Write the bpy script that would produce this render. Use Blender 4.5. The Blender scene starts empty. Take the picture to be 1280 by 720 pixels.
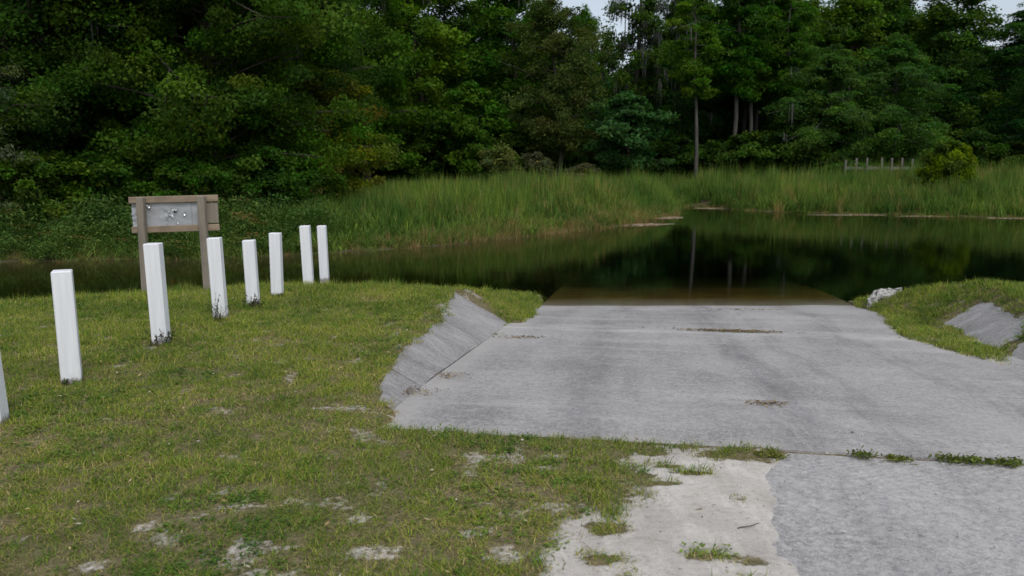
import bpy, math
import numpy as np
from mathutils import Vector, Matrix, noise as mnoise

# ------------------------------------------------------------------ camera, sky, sun, exposure
sc = bpy.context.scene
COL = sc.collection
F, HOR, CAMZ = 1000.0, 152.0, 1.65           # focal length in photo pixels, horizon above centre, eye height
P = math.atan(HOR / F)
cam_d = bpy.data.cameras.new('camera')
cam = bpy.data.objects.new('camera', cam_d); COL.objects.link(cam)
cam.location = (0, 0, CAMZ); cam.rotation_euler = (math.pi / 2 - P, 0, 0)
cam_d.sensor_width = 36; cam_d.lens = F / 1280 * 36
cam_d.clip_start = 0.05; cam_d.clip_end = 3000
cam_d.dof.use_dof = True; cam_d.dof.focus_distance = 7.0; cam_d.dof.aperture_fstop = 3.2
sc.camera = cam

SUN_EL, SUN_AZ = math.radians(54), math.radians(160)     # azimuth clockwise from +Y (view direction)
w = bpy.data.worlds.new('World'); sc.world = w; w.use_nodes = True
nt = w.node_tree; nt.nodes.clear()
sky = nt.nodes.new('ShaderNodeTexSky'); sky.sky_type = 'NISHITA'; sky.sun_disc = False
sky.sun_elevation = SUN_EL; sky.sun_rotation = SUN_AZ
sky.air_density = 1.0; sky.dust_density = 2.0; sky.ozone_density = 1.0
hs = nt.nodes.new('ShaderNodeHueSaturation'); hs.inputs['Saturation'].default_value = 0.52
bg = nt.nodes.new('ShaderNodeBackground'); bg.inputs['Strength'].default_value = 0.135
wo = nt.nodes.new('ShaderNodeOutputWorld')
nt.links.new(sky.outputs[0], hs.inputs['Color']); nt.links.new(hs.outputs[0], bg.inputs['Color'])
nt.links.new(bg.outputs[0], wo.inputs['Surface'])
sun_d = bpy.data.lights.new('sun', 'SUN'); sun_d.energy = 1.25; sun_d.angle = math.radians(16)
sun_d.color = (1.0, 0.975, 0.94)
sun = bpy.data.objects.new('sun', sun_d); COL.objects.link(sun)
sd = Vector((math.sin(SUN_AZ) * math.cos(SUN_EL), math.cos(SUN_AZ) * math.cos(SUN_EL), math.sin(SUN_EL)))
sun.rotation_euler = sd.to_track_quat('Z', 'Y').to_euler(); sun.location = sd * 60
sc.view_settings.view_transform = 'Standard'; sc.view_settings.look = 'None'
sc.view_settings.exposure = 0.2; sc.view_settings.gamma = 1.0
sc.cycles.use_denoising = True
sc.cycles.max_bounces = 6; sc.cycles.transparent_max_bounces = 8
sc.cycles.caustics_reflective = False; sc.cycles.caustics_refractive = False

rng = np.random.default_rng(7)

# ------------------------------------------------------------------ helpers
def ray(px, py):
    dx, dy = (px - 640) / F, (360 - py) / F
    return np.array([dx, math.cos(P) + dy * math.sin(P), -math.sin(P) + dy * math.cos(P)])
def gp(px, py, z=0.0):                        # the point of the plane at height z seen at a photo pixel
    d = ray(px, py); t = (z - CAMZ) / d[2]
    return np.array([d[0] * t, d[1] * t, z])
def gd(px, py, Y):                            # the point at depth Y seen at a photo pixel
    d = ray(px, py); t = Y / d[1]
    return np.array([d[0] * t, Y, CAMZ + d[2] * t])
def gx(px, Y):                                # sideways position of a column of pixels at depth Y, near the ground
    return (px - 640) / F * Y * 0.99

def smooth(a, b, x):
    t = np.clip((np.asarray(x, float) - a) / (b - a), 0, 1); return t * t * (3 - 2 * t)
def vnoise(x, y, seed=0):
    x = np.asarray(x, float); y = np.asarray(y, float)
    xi = np.floor(x).astype(np.int64); yi = np.floor(y).astype(np.int64)
    fx = x - xi; fy = y - yi; fx = fx * fx * (3 - 2 * fx); fy = fy * fy * (3 - 2 * fy)
    def h(a, b):
        n = (a * 374761393 + b * 668265263 + seed * 1442695041) & 0x7fffffff
        n = ((n ^ (n >> 13)) * 1274126177) & 0x7fffffff
        n = ((n ^ (n >> 16)) * 668265263) & 0x7fffffff
        return ((n ^ (n >> 11)) & 0xffff) / 65535.0
    return (h(xi, yi) * (1 - fx) + h(xi + 1, yi) * fx) * (1 - fy) + (h(xi, yi + 1) * (1 - fx) + h(xi + 1, yi + 1) * fx) * fy
def fbm(x, y, f=1.0, o=4, seed=0):            # about -1..1
    s = 0; a = 1.0; n = 0
    for k in range(o):
        s = s + a * (vnoise(x * f, y * f, seed + k * 17) * 2 - 1); n += a; a *= .55; f *= 2.03
    return s / n * 1.5
def poly_sd(x, y, poly):                      # signed distance to a polygon, negative inside
    x = np.asarray(x, float); y = np.asarray(y, float)
    d = np.full(x.shape, 1e9); inside = np.zeros(x.shape, bool)
    n = len(poly)
    for i in range(n):
        ax, ay = poly[i][:2]; bx, by = poly[(i + 1) % n][:2]
        ex, ey = bx - ax, by - ay
        t = np.clip(((x - ax) * ex + (y - ay) * ey) / (ex * ex + ey * ey + 1e-12), 0, 1)
        d = np.minimum(d, np.hypot(x - ax - t * ex, y - ay - t * ey))
        c = ((ay > y) != (by > y)) & (x < (bx - ax) * (y - ay) / ((by - ay) if by != ay else 1e-9) + ax)
        inside ^= c
    return np.where(inside, -d, d)

def mesh_from(name, V, Fc, cols=None, smooth_sh=False):
    """V (n,3); Fc list of index arrays (m,k)"""
    me = bpy.data.meshes.new(name)
    V = np.asarray(V, np.float32)
    if not isinstance(Fc, list): Fc = [Fc]
    Fc = [np.asarray(f, np.int32) for f in Fc if len(f)]
    me.vertices.add(len(V)); me.vertices.foreach_set('co', V.ravel())
    loops = np.concatenate([f.ravel() for f in Fc]); tot = np.concatenate([np.full(len(f), f.shape[1], np.int32) for f in Fc])
    st = np.concatenate([[0], np.cumsum(tot)[:-1]]).astype(np.int32)
    me.loops.add(len(loops)); me.loops.foreach_set('vertex_index', loops)
    me.polygons.add(len(tot)); me.polygons.foreach_set('loop_start', st); me.polygons.foreach_set('loop_total', tot)
    me.update(calc_edges=True); me.validate()
    if cols is not None:
        a = me.attributes.new('col', 'FLOAT_COLOR', 'POINT')
        c = np.ones((len(V), 4), np.float32); c[:, :cols.shape[1]] = cols
        a.data.foreach_set('color', c.ravel())
    me.polygons.foreach_set('use_smooth', np.full(len(tot), bool(smooth_sh)))
    return me
class MB:
    def __init__(s): s.V = []; s.F4 = []; s.F3 = []; s.C = []; s.n = 0
    def add(s, V, F4=None, F3=None, C=None):
        V = np.asarray(V, float); s.V.append(V)
        if F4 is not None and len(F4): s.F4.append(np.asarray(F4) + s.n)
        if F3 is not None and len(F3): s.F3.append(np.asarray(F3) + s.n)
        if C is not None: s.C.append(np.broadcast_to(np.asarray(C, float), (len(V), 3)))
        s.n += len(V); return s
    def box(s, x0, x1, y0, y1, z0, z1, bev=0.0, C=None, M=None):
        if bev <= 0:
            V = np.array([[x, y, z] for z in (z0, z1) for y in (y0, y1) for x in (x0, x1)], float)
            Fq = [[0, 2, 3, 1], [4, 5, 7, 6], [0, 1, 5, 4], [2, 6, 7, 3], [0, 4, 6, 2], [1, 3, 7, 5]]
            F3 = None
        else:
            V = []
            for z, b in ((z0, bev), (z0 + bev, 0), (z1 - bev, 0), (z1, bev)):
                c = bev
                o = b
                V += [[x0 + c, y0 + o, z], [x1 - c, y0 + o, z], [x1 - o, y0 + c, z], [x1 - o, y1 - c, z],
                      [x1 - c, y1 - o, z], [x0 + c, y1 - o, z], [x0 + o, y1 - c, z], [x0 + o, y0 + c, z]]
            V = np.array(V, float); Fq = []
            for l in range(3):
                for i in range(8):
                    j = (i + 1) % 8; Fq.append([l * 8 + i, l * 8 + j, l * 8 + 8 + j, l * 8 + 8 + i])
            t = 24
            Fq += [[t, t + 1, t + 4, t + 5], [t + 1, t + 2, t + 3, t + 4], [t + 5, t + 6, t + 7, t],
                   [5, 4, 1, 0], [4, 3, 2, 1], [0, 7, 6, 5]]
        if M is not None: V = V @ np.array(M)[:3, :3].T + np.array(M)[:3, 3]
        return s.add(V, F4=Fq, C=C)
    def tube(s, pts, rad, k=7, C=None, cap=True):
        pts = np.asarray(pts, float); n = len(pts); rad = np.broadcast_to(rad, (n,))
        V = []
        for i in range(n):
            t = pts[min(i + 1, n - 1)] - pts[max(i - 1, 0)]; t /= (np.linalg.norm(t) + 1e-9)
            ref = np.array([1., 0, 0]) if abs(t[0]) < .8 else np.array([0, 1., 0])
            a = np.cross(t, ref); a /= np.linalg.norm(a); b = np.cross(t, a)
            an = np.arange(k) * 2 * math.pi / k
            V.append(pts[i] + rad[i] * (np.cos(an)[:, None] * a + np.sin(an)[:, None] * b))
        V = np.concatenate(V); Fq = []
        for i in range(n - 1):
            for j in range(k):
                j2 = (j + 1) % k; Fq.append([i * k + j, i * k + j2, (i + 1) * k + j2, (i + 1) * k + j])
        F3 = []
        if cap:
            F3 = [[0, j + 1, j] for j in range(1, k - 1)] + [[(n - 1) * k, (n - 1) * k + j, (n - 1) * k + j + 1] for j in range(1, k - 1)]
        return s.add(V, F4=Fq, F3=F3, C=C)
    def mesh(s, name, smooth_sh=False):
        Fl = []
        if s.F4: Fl.append(np.concatenate(s.F4))
        if s.F3: Fl.append(np.concatenate(s.F3))
        return mesh_from(name, np.concatenate(s.V), Fl, np.concatenate(s.C) if s.C else None, smooth_sh)

def obj(name, me, mat=None, parent=None, loc=None, rot=None):
    o = bpy.data.objects.new(name, me); COL.objects.link(o)
    if mat is not None and me is not None and not me.materials: me.materials.append(mat)
    if parent is not None: o.parent = parent
    if loc is not None: o.location = [float(v) for v in loc]
    if rot is not None: o.rotation_euler = rot
    return o
def tag(o, label=None, cat=None, group=None, kind=None):
    if label: o['label'] = label
    if cat: o['category'] = cat
    if group: o['group'] = group
    if kind: o['kind'] = kind
    return o
def empty(name, loc, rz=0, sc_=1.0):
    o = bpy.data.objects.new(name, None); COL.objects.link(o); o.empty_display_size = .2
    o.location = [float(v) for v in loc]; o.rotation_euler = (0, 0, rz); o.scale = (sc_,) * 3 if np.isscalar(sc_) else sc_
    return o

# ------------------------------------------------------------------ materials
class NT:
    def __init__(s, name):
        s.m = bpy.data.materials.new(name); s.m.use_nodes = True; s.t = s.m.node_tree; s.t.nodes.clear()
        s.out = s.n('ShaderNodeOutputMaterial')
    def n(s, typ, **kw):
        nd = s.t.nodes.new(typ)
        for k, v in kw.items(): setattr(nd, k, v)
        return nd
    def l(s, a, b): s.t.links.new(a, b)
    def noise(s, vec, scale, detail=4, rough=.55, dist=0.0):
        nd = s.n('ShaderNodeTexNoise'); nd.inputs['Scale'].default_value = scale; nd.inputs['Detail'].default_value = detail
        nd.inputs['Roughness'].default_value = rough; nd.inputs['Distortion'].default_value = dist
        if vec is not None: s.l(vec, nd.inputs['Vector'])
        return nd.outputs[0]
    def ramp(s, fac, stops):
        nd = s.n('ShaderNodeValToRGB'); s.l(fac, nd.inputs[0]); e = nd.color_ramp.elements
        while len(e) < len(stops): e.new(.5)
        for k, (p, c) in enumerate(stops):
            e[k].position = p; e[k].color = (c, c, c, 1) if np.isscalar(c) else (*c, 1)
        return nd.outputs[0]
    def mix(s, fac, a, b, mode='MIX'):
        nd = s.n('ShaderNodeMix'); nd.data_type = 'RGBA'; nd.blend_type = mode; nd.clamp_factor = True
        for sock, v in ((nd.inputs[0], fac), (nd.inputs[6], a), (nd.inputs[7], b)):
            if hasattr(v, 'links'): s.l(v, sock)
            elif np.isscalar(v): sock.default_value = v
            else: sock.default_value = (*v, 1)
        return nd.outputs[2]
    def math(s, op, a, b=0.0, c=0.0, clamp=False):
        nd = s.n('ShaderNodeMath'); nd.operation = op; nd.use_clamp = clamp
        for i, v in enumerate((a, b, c)):
            if hasattr(v, 'links'): s.l(v, nd.inputs[i])
            else: nd.inputs[i].default_value = v
        return nd.outputs[0]
    def mapping(s, vec, scale=(1, 1, 1), rot=(0, 0, 0), loc=(0, 0, 0)):
        nd = s.n('ShaderNodeMapping'); s.l(vec, nd.inputs[0])
        nd.inputs['Scale'].default_value = scale; nd.inputs['Rotation'].default_value = rot; nd.inputs['Location'].default_value = loc
        return nd.outputs[0]
    def objc(s): return s.n('ShaderNodeTexCoord').outputs['Object']
    def pos(s): return s.n('ShaderNodeNewGeometry').outputs['Position']
    def attr(s, name, typ='GEOMETRY'):
        nd = s.n('ShaderNodeAttribute'); nd.attribute_name = name; nd.attribute_type = typ; return nd
    def bump(s, h, strength=.3, dist=.02, normal=None):
        nd = s.n('ShaderNodeBump'); nd.inputs['Strength'].default_value = strength; nd.inputs['Distance'].default_value = dist
        s.l(h, nd.inputs['Height'])
        if normal is not None: s.l(normal, nd.inputs['Normal'])
        return nd.outputs[0]
    def bsdf(s, col, rough=.8, spec=.3, normal=None, metal=0.0):
        b = s.n('ShaderNodeBsdfPrincipled')
        if hasattr(col, 'links'): s.l(col, b.inputs['Base Color'])
        else: b.inputs['Base Color'].default_value = (*col, 1)
        if hasattr(rough, 'links'): s.l(rough, b.inputs['Roughness'])
        else: b.inputs['Roughness'].default_value = rough
        b.inputs['Specular IOR Level'].default_value = spec; b.inputs['Metallic'].default_value = metal
        if normal is not None: s.l(normal, b.inputs['Normal'])
        return b.outputs[0]
    def done(s, sh): s.l(sh, s.out.inputs['Surface']); return s.m

def mat_concrete(name, base=(.30, .30, .315), dusty=0.0, silt=True):
    m = NT(name); o = m.objc()
    stre = m.noise(m.mapping(o, (1.6, .16, 1) if silt else (1.3, 1.9, 1.3)), 1.0, 6, .68, .5)
    big = m.noise(o, .55, 5, .6, .4)
    cross = m.noise(m.mapping(o, (.5, 3.0, 1)), 1.0, 5, .65, .2)
    fine = m.noise(o, 38, 5, .75)
    spk = m.noise(o, 140, 2, .6)
    dark = tuple(c * .62 for c in base); lite = tuple(min(.62, c * 1.62) for c in base)
    c = m.mix(m.ramp(stre, [(.34, 0), (.62, 1)]), dark, base)
    c = m.mix(m.math('MULTIPLY', m.ramp(big, [(.42, 0), (.66, 1)]), .55), c, lite)
    c = m.mix(m.math('MULTIPLY', m.ramp(cross, [(.53, 0), (.72, 1)]), .5), c, lite)
    if dusty: c = m.mix(m.math('MULTIPLY', m.ramp(big, [(.25, .55), (.7, 1)]), dusty), c, (.40, .39, .38))
    c = m.mix(m.math('MULTIPLY', m.ramp(fine, [(.50, 0), (.66, 1)]), .6), c, lite)
    c = m.mix(m.math('MULTIPLY', m.ramp(fine, [(.36, 1), (.48, 0)]), .5), c, (.12, .12, .125))
    c = m.mix(m.ramp(spk, [(.60, 0), (.68, .8)]), c, (.66, .65, .63))
    c = m.mix(m.ramp(spk, [(.30, .65), (.37, 0)]), c, (.09, .09, .09))
    mid = m.noise(o, 13, 6, .75)
    c = m.mix(m.math('MULTIPLY', m.ramp(mid, [(.50, 0), (.64, 1)]), .3), c, lite)
    c = m.mix(m.math('MULTIPLY', m.ramp(mid, [(.36, 1), (.50, 0)]), .25), c, dark)
    if not silt: c = m.mix(m.math('MULTIPLY', m.ramp(m.noise(m.mapping(o, (2.0, 3.6, 2.0), loc=(4, 2, 0)), 1.0, 6, .72, .6), [(.5, 0), (.70, 1)]), .7), c, (.44, .43, .42))
    c = m.mix(m.attr('col').outputs['Fac'], c, m.mix(m.noise(o, 14, 5, .7), (.36, .34, .315), (.50, .48, .455)))
    # tyre marks running up and down the ramp
    sep = m.n('ShaderNodeSeparateXYZ'); m.l(o, sep.inputs[0])
    wob = m.math('ADD', sep.outputs[0], m.math('MULTIPLY', m.math('SUBTRACT', m.noise(m.mapping(o, (.2, .25, 1)), 1.0, 2), .5), 1.6))
    for x0, wd, st in ((1.35, .22, .34), (2.75, .24, .45), (3.3, .14, .36), (4.35, .22, .38)):
        t = m.math('ABSOLUTE', m.math('SUBTRACT', wob, x0))
        t = m.math('MULTIPLY', m.ramp(m.math('DIVIDE', t, wd), [(0.3, 1), (1.0, 0)]), m.ramp(m.noise(m.mapping(o, (7, 1.2, 1)), 1.5, 6, .7), [(.36, 0), (.66, 1)]))
        c = m.mix(m.math('MULTIPLY', t, st * (.5 if dusty else 1)), c, (.10, .10, .105))
    # pale dried silt lines across
    for y0, wd, st in ((.30, .42, .75), (1.6, .3, .35), (-.75, .25, .25)) if silt else ():
        t = m.math('ABSOLUTE', m.math('SUBTRACT', m.math('ADD', sep.outputs[1], m.math('MULTIPLY', m.math('SUBTRACT', m.noise(o, 1.1, 6, .7), .5), 1.1)), y0))
        t = m.ramp(m.math('DIVIDE', t, wd), [(0.0, 1), (1.0, 0)])
        t = m.math('MULTIPLY', t, m.ramp(m.noise(m.mapping(o, (.8, 3, 1)), 1.4, 6, .7), [(.36, 0), (.64, 1)]))
        c = m.mix(m.math('MULTIPLY', t, st), c, (.58, .565, .54))
    # algae on concrete that stays under water
    z = m.n('ShaderNodeSeparateXYZ'); m.l(m.pos(), z.inputs[0])
    uw = m.ramp(m.math('MULTIPLY_ADD', z.outputs[2], -6.0, -4.95, True), [(0, 0), (.6, 1)])
    alg = m.mix(m.ramp(m.noise(o, .8, 6, .65, .5), [(.35, 0), (.65, 1)]), (.085, .056, .015), (.18, .12, .03))
    wd_ = m.math('ADD', m.math('MULTIPLY_ADD', z.outputs[2], -4.5, -4.05), m.math('MULTIPLY', m.math('SUBTRACT', m.noise(o, .7, 5, .65, .4), .5), 1.5), clamp=True)   # waterweed takes over further down
    alg = m.mix(wd_, alg, m.mix(m.noise(o, 3, 4), (.012, .018, .008), (.035, .045, .016)))
    c = m.mix(uw, c, alg)
    nrm = m.bump(fine, .35, .012, m.bump(m.noise(o, 9, 4), .25, .02))
    if dusty:
        wv = m.n('ShaderNodeTexWave'); wv.wave_type = 'BANDS'; wv.inputs['Scale'].default_value = 7; wv.inputs['Distortion'].default_value = 3.5
        wv.inputs['Detail'].default_value = 2; m.l(m.mapping(o, (1, 1, 1), (0, 0, 1.0)), wv.inputs['Vector'])
        hh = m.math('MULTIPLY', wv.outputs[0], m.ramp(m.noise(m.mapping(o, (.5, 1.6, 1)), 1.0, 3), [(.48, 0), (.6, 1)]))
        nrm = m.bump(hh, .2, .008, nrm)
    return m.done(m.bsdf(c, .88, .22, nrm))

def mat_wood(name, a, b, axis='Z', scale=14):
    m = NT(name); o = m.objc()
    s = {'Z': (scale, scale, 1.2), 'X': (1.2, scale, scale)}[axis]
    g = m.noise(m.mapping(o, s), 1.0, 6, .65, .4)
    c = m.mix(m.ramp(g, [(.32, 0), (.66, 1)]), a, b)
    c = m.mix(m.math('MULTIPLY', m.ramp(m.noise(o, 3.5, 4), [(.5, 0), (.75, 1)]), .4), c, tuple(x * .5 for x in a))
    return m.done(m.bsdf(c, .85, .2, m.bump(g, .4, .006)))

def mat_paint():
    m = NT('white_paint'); o = m.objc(); rnd = m.n('ShaderNodeObjectInfo').outputs['Random']
    g = m.noise(m.mapping(o, (28, 28, 2)), 1.0, 5, .6)
    c = m.mix(m.ramp(g, [(.35, 0), (.7, 1)]), (.70, .715, .74), (.80, .81, .83))
    sep = m.n('ShaderNodeSeparateXYZ'); m.l(o, sep.inputs[0])
    n2 = m.noise(m.mapping(o, (30, 30, 9)), 1.0, 5, .7)
    low = m.math('SUBTRACT', m.math('ADD', m.math('MULTIPLY', n2, .16), -.025), sep.outputs[2])
    c = m.mix(m.math('MULTIPLY', m.ramp(m.math('MULTIPLY', low, 25), [(0.2, 0), (.8, 1)]), .8), c, (.13, .115, .10))
    dirt = m.math('SUBTRACT', .30, sep.outputs[2])
    c = m.mix(m.math('MULTIPLY', m.math('MULTIPLY', m.ramp(dirt, [(0, 0), (.3, 1)]), m.ramp(m.noise(o, 12, 4), [(.45, 0), (.7, 1)])), .4), c, (.42, .41, .38))
    chips = m.ramp(m.noise(m.mapping(o, (26, 26, 8), loc=(3, 1, 0)), 1.0, 4, .6), [(.70, 0), (.74, 1)])
    c = m.mix(m.math('MULTIPLY', chips, .45), c, (.45, .43, .40))
    return m.done(m.bsdf(c, .75, .2, m.bump(g, .45, .005)))

def mat_leaf(name, transl=.25, rough=.65, bright=1.0, rand=.5, tint=None, spec=.10, sat=1.16):
    """foliage: colour per leaf from the mesh, varied per tree (or per instance where tint names an attribute)"""
    m = NT(name); col = m.attr('col').outputs['Color']
    hv = m.n('ShaderNodeHueSaturation')
    if tint: r = m.attr(tint, 'INSTANCER').outputs['Fac']
    else: r = m.n('ShaderNodeObjectInfo').outputs['Random']
    m.l(m.math('MULTIPLY_ADD', r, rand, bright * (1 - rand / 2)), hv.inputs['Value'])
    m.l(m.math('MULTIPLY_ADD', r, -.035, .518), hv.inputs['Hue']); hv.inputs['Saturation'].default_value = sat
    m.l(col, hv.inputs['Color'])
    d = m.bsdf(hv.outputs[0], rough, spec)
    t = m.n('ShaderNodeBsdfTranslucent'); m.l(m.mix(1.0, hv.outputs[0], (1.0, 1.15, .5), 'MULTIPLY'), t.inputs['Color'])
    mx = m.n('ShaderNodeMixShader'); mx.inputs[0].default_value = transl
    m.l(d, mx.inputs[1]); m.l(t.outputs[0], mx.inputs[2])
    return m.done(mx.outputs[0])

def mat_bark(name, a, b):
    m = NT(name); o = m.objc()
    g = m.noise(m.mapping(o, (7, 7, 1.0)), 1.0, 6, .65, .3)
    c = m.mix(m.ramp(g, [(.3, 0), (.7, 1)]), a, b)
    return m.done(m.bsdf(c, .9, .1, m.bump(g, .6, .04)))

def mat_ground():
    m = NT('ground'); o = m.pos()
    sand = m.attr('col').outputs['Color']
    sep = m.n('ShaderNodeSeparateColor'); m.l(sand, sep.inputs[0])
    n1 = m.noise(o, 3.0, 6, .6); n2 = m.noise(o, 28, 5, .7); n3 = m.noise(o, 110, 3, .7)
    thatch = m.mix(m.ramp(n2, [(.35, 0), (.65, 1)]), (.10, .085, .045), (.26, .215, .13))
    thatch = m.mix(m.ramp(n1, [(.4, 0), (.65, .5)]), thatch, (.12, .12, .045))
    sc_ = m.mix(m.ramp(n1, [(.35, 0), (.65, 1)]), (.48, .445, .40), (.64, .605, .555))
    sc_ = m.mix(m.math('MULTIPLY', m.ramp(n2, [(.3, 1), (.5, 0)]), .45), sc_, (.25, .225, .19))
    trk = m.noise(m.mapping(o, (9, 1.1, 1), (0, 0, -.35)), 1.0, 4, .6, .4)
    sc_ = m.mix(m.math('MULTIPLY', m.ramp(trk, [(.42, 1), (.52, 0)]), .3), sc_, (.36, .33, .30))
    sc_ = m.mix(m.ramp(n3, [(.28, .7), (.40, 0)]), sc_, (.16, .13, .10))
    f = m.math('ADD', sep.outputs[0], m.math('MULTIPLY', m.math('SUBTRACT', n2, .5), .9), clamp=True)
    c = m.mix(m.ramp(f, [(.38, 0), (.62, 1)]), thatch, sc_)
    bed = m.mix(m.noise(o, .9, 5), (.03, .05, .016), (.09, .13, .035))
    c = m.mix(sep.outputs[1], c, bed)
    mud = m.mix(n1, (.05, .042, .022), (.12, .10, .065))
    c = m.mix(sep.outputs[2], c, mud)
    h = m.math('ADD', m.math('MULTIPLY', n2, .6), m.math('MULTIPLY', n3, .3))
    return m.done(m.bsdf(c, .95, .1, m.bump(h, .7, .03)))

def mat_water():
    m = NT('water'); o = m.pos()
    r1 = m.noise(m.mapping(o, (.55, 1.3, 1), (0, 0, .25)), 2.2, 3, .5)
    r2 = m.noise(m.mapping(o, (1, 2.2, 1), (0, 0, -.2)), .55, 3, .5, .6)
    nrm = m.bump(m.math('ADD', m.math('MULTIPLY', r1, .5), m.math('MULTIPLY', r2, 1.0)), .10, .016)
    gl = m.n('ShaderNodeBsdfGlossy'); gl.inputs['Roughness'].default_value = .06; m.l(nrm, gl.inputs['Normal'])
    gl.inputs['Color'].default_value = (.93, .95, .97, 1)
    tr = m.n('ShaderNodeBsdfTransparent'); tr.inputs['Color'].default_value = (.93, .92, .85, 1)
    fr = m.n('ShaderNodeFresnel'); fr.inputs['IOR'].default_value = 1.33; m.l(nrm, fr.inputs['Normal'])
    mx = m.n('ShaderNodeMixShader'); m.l(fr.outputs[0], mx.inputs[0]); m.l(tr.outputs[0], mx.inputs[1]); m.l(gl.outputs[0], mx.inputs[2])
    va = m.n('ShaderNodeVolumeAbsorption'); va.inputs['Color'].default_value = (.46, .44, .14, 1); va.inputs['Density'].default_value = .95
    m.l(va.outputs[0], m.out.inputs['Volume'])
    return m.done(mx.outputs[0])

def mat_plain(name, a, b, scale=6, rough=.9, spec=.15, bump=.3):
    m = NT(name); o = m.objc(); g = m.noise(o, scale, 6, .65)
    return m.done(m.bsdf(m.mix(m.ramp(g, [(.32, 0), (.68, 1)]), a, b), rough, spec, m.bump(g, bump, .02)))

M_ground, M_water = mat_ground(), mat_water()
M_conc, M_conc2 = mat_concrete('ramp_concrete', (.318, .305, .294)), mat_concrete('dusty_concrete', (.35, .338, .327), .4)
M_flare = mat_concrete('flare_concrete', (.26, .25, .243), silt=False)
M_paint = mat_paint()
M_grey = mat_wood('weathered_wood', (.175, .152, .122), (.30, .265, .215))
M_greyx = mat_wood('weathered_board', (.19, .145, .105), (.32, .25, .18), 'X')
M_leaf = mat_leaf('leaves', .46, .65, 1.3); M_leafd = mat_leaf('dark_leaves', .46, .7, 1.26)
M_grass = mat_leaf('grass_blade', .34, .6, 1.95, .8, 'tint', sat=1.0)
M_reed = mat_leaf('reed_blade', .34, .6, 1.6, .75, 'tint', sat=1.04)
M_bark = mat_bark('bark', (.036, .032, .025), (.095, .085, .07))
M_barkc = mat_bark('cypress_bark', (.05, .046, .04), (.115, .108, .098))
M_moss = mat_plain('hanging_moss', (.05, .052, .045), (.10, .105, .09), 3)

# ------------------------------------------------------------------ lie of the land
WZ = -0.85                                       # water level
RA = math.radians(8.9); RO = np.array([-0.12, 10.2])         # ramp axis and a point on its left edge
DV = np.array([math.sin(RA), math.cos(RA)]); DU = np.array([math.cos(RA), -math.sin(RA)])
RW, V0 = 5.65, -5.36                             # ramp width, joint with the apron
def uv(x, y): return (x - RO[0]) * DU[0] + (y - RO[1]) * DU[1], (x - RO[0]) * DV[0] + (y - RO[1]) * DV[1]
def xy(u, v): return RO[0] + u * DU[0] + v * DV[0], RO[1] + u * DU[1] + v * DV[1]
def ramp_z(u, v):
    u = np.asarray(u, float); v = np.asarray(v, float)
    z1 = -0.08 * np.clip(v - V0, 0, None) * smooth(V0 - .2, V0 + 1.2, v)
    zb = -0.08 * (.5 - V0)
    ve = (14.35 - RO[1] - np.clip(u, -1, RW + 1) * DU[1]) / DV[1]
    s = (v - .5) / (ve - .5)
    zz = zb + (WZ - zb) * (s + .12 * np.clip(s, 0, None) ** 2) / 1.12
    zz = np.where(s > 1, WZ - .05 * (v - ve) - .003 * np.clip(v - ve, 0, None) ** 2, zz)
    return np.where(v < .5, z1, zz)
NEAR = [(-60, 11.0), (-20, 9.2), (-9, 9.6), (-6.5, 10.4), (-4.9, 11.15), (-3.8, 11.6), (-2.8, 11.75), (-1.6, 11.6), (-.9, 11.6), (-.3, 12.3), (.3, 13.5), (.7, 14.0),
        (5.9, 14.0), (6.3, 13.2), (6.9, 12.3), (7.6, 11.9), (10, 11.6), (20, 11.4), (60, 13)]
def near_y(x): return np.interp(x, [p[0] for p in NEAR], [p[1] for p in NEAR])
_fs = [(-400, 345), (0, 328.5), (150, 326), (290, 323), (400, 318), (560, 306), (700, 292), (790, 281), (845, 269)]
FAR = [(float(q[0]), float(q[1])) for q in (gp(a, b, WZ) for a, b in _fs)]
FAR = [(-150, 16.0)] + FAR + [(9.6, 47.0), (11.6, 51.5), (13.3, 46)] + [(float(q[0]), float(q[1])) for q in (gp(a, b, WZ) for a, b in ((1020, 267), (1150, 270), (1280, 273), (1500, 279)))] + [(150, 30)]
def far_y(x): return np.interp(x, [p[0] for p in FAR], [p[1] for p in FAR]) + fbm(np.asarray(x, float), 0 * np.asarray(x, float), .9, 3, 5) * .35
def lawn_z(x, y):
    t = y - near_y(x)
    base = .03 + fbm(x, y, .45, 3, 3) * .012 + fbm(x, y, 3.1, 3, 9) * .006
    return base - .85 * smooth(-1.0, 2.1, t) - 1.35 * smooth(1.6, 6, t) - .05 * smooth(-4, -.5, t)
def far_z(x, y):
    t = y - far_y(x)
    return np.where(t > 0, WZ + .45 * smooth(-.2, 5, t) + fbm(x, y, .3, 3, 21) * .07 * smooth(0, 3, t), WZ - 1.35 * smooth(0, 4.5, -t) - .02 + .95 * smooth(.05, .75, fbm(x, y, .28, 4, 23)) * smooth(2.5, 5, -t))

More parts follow.
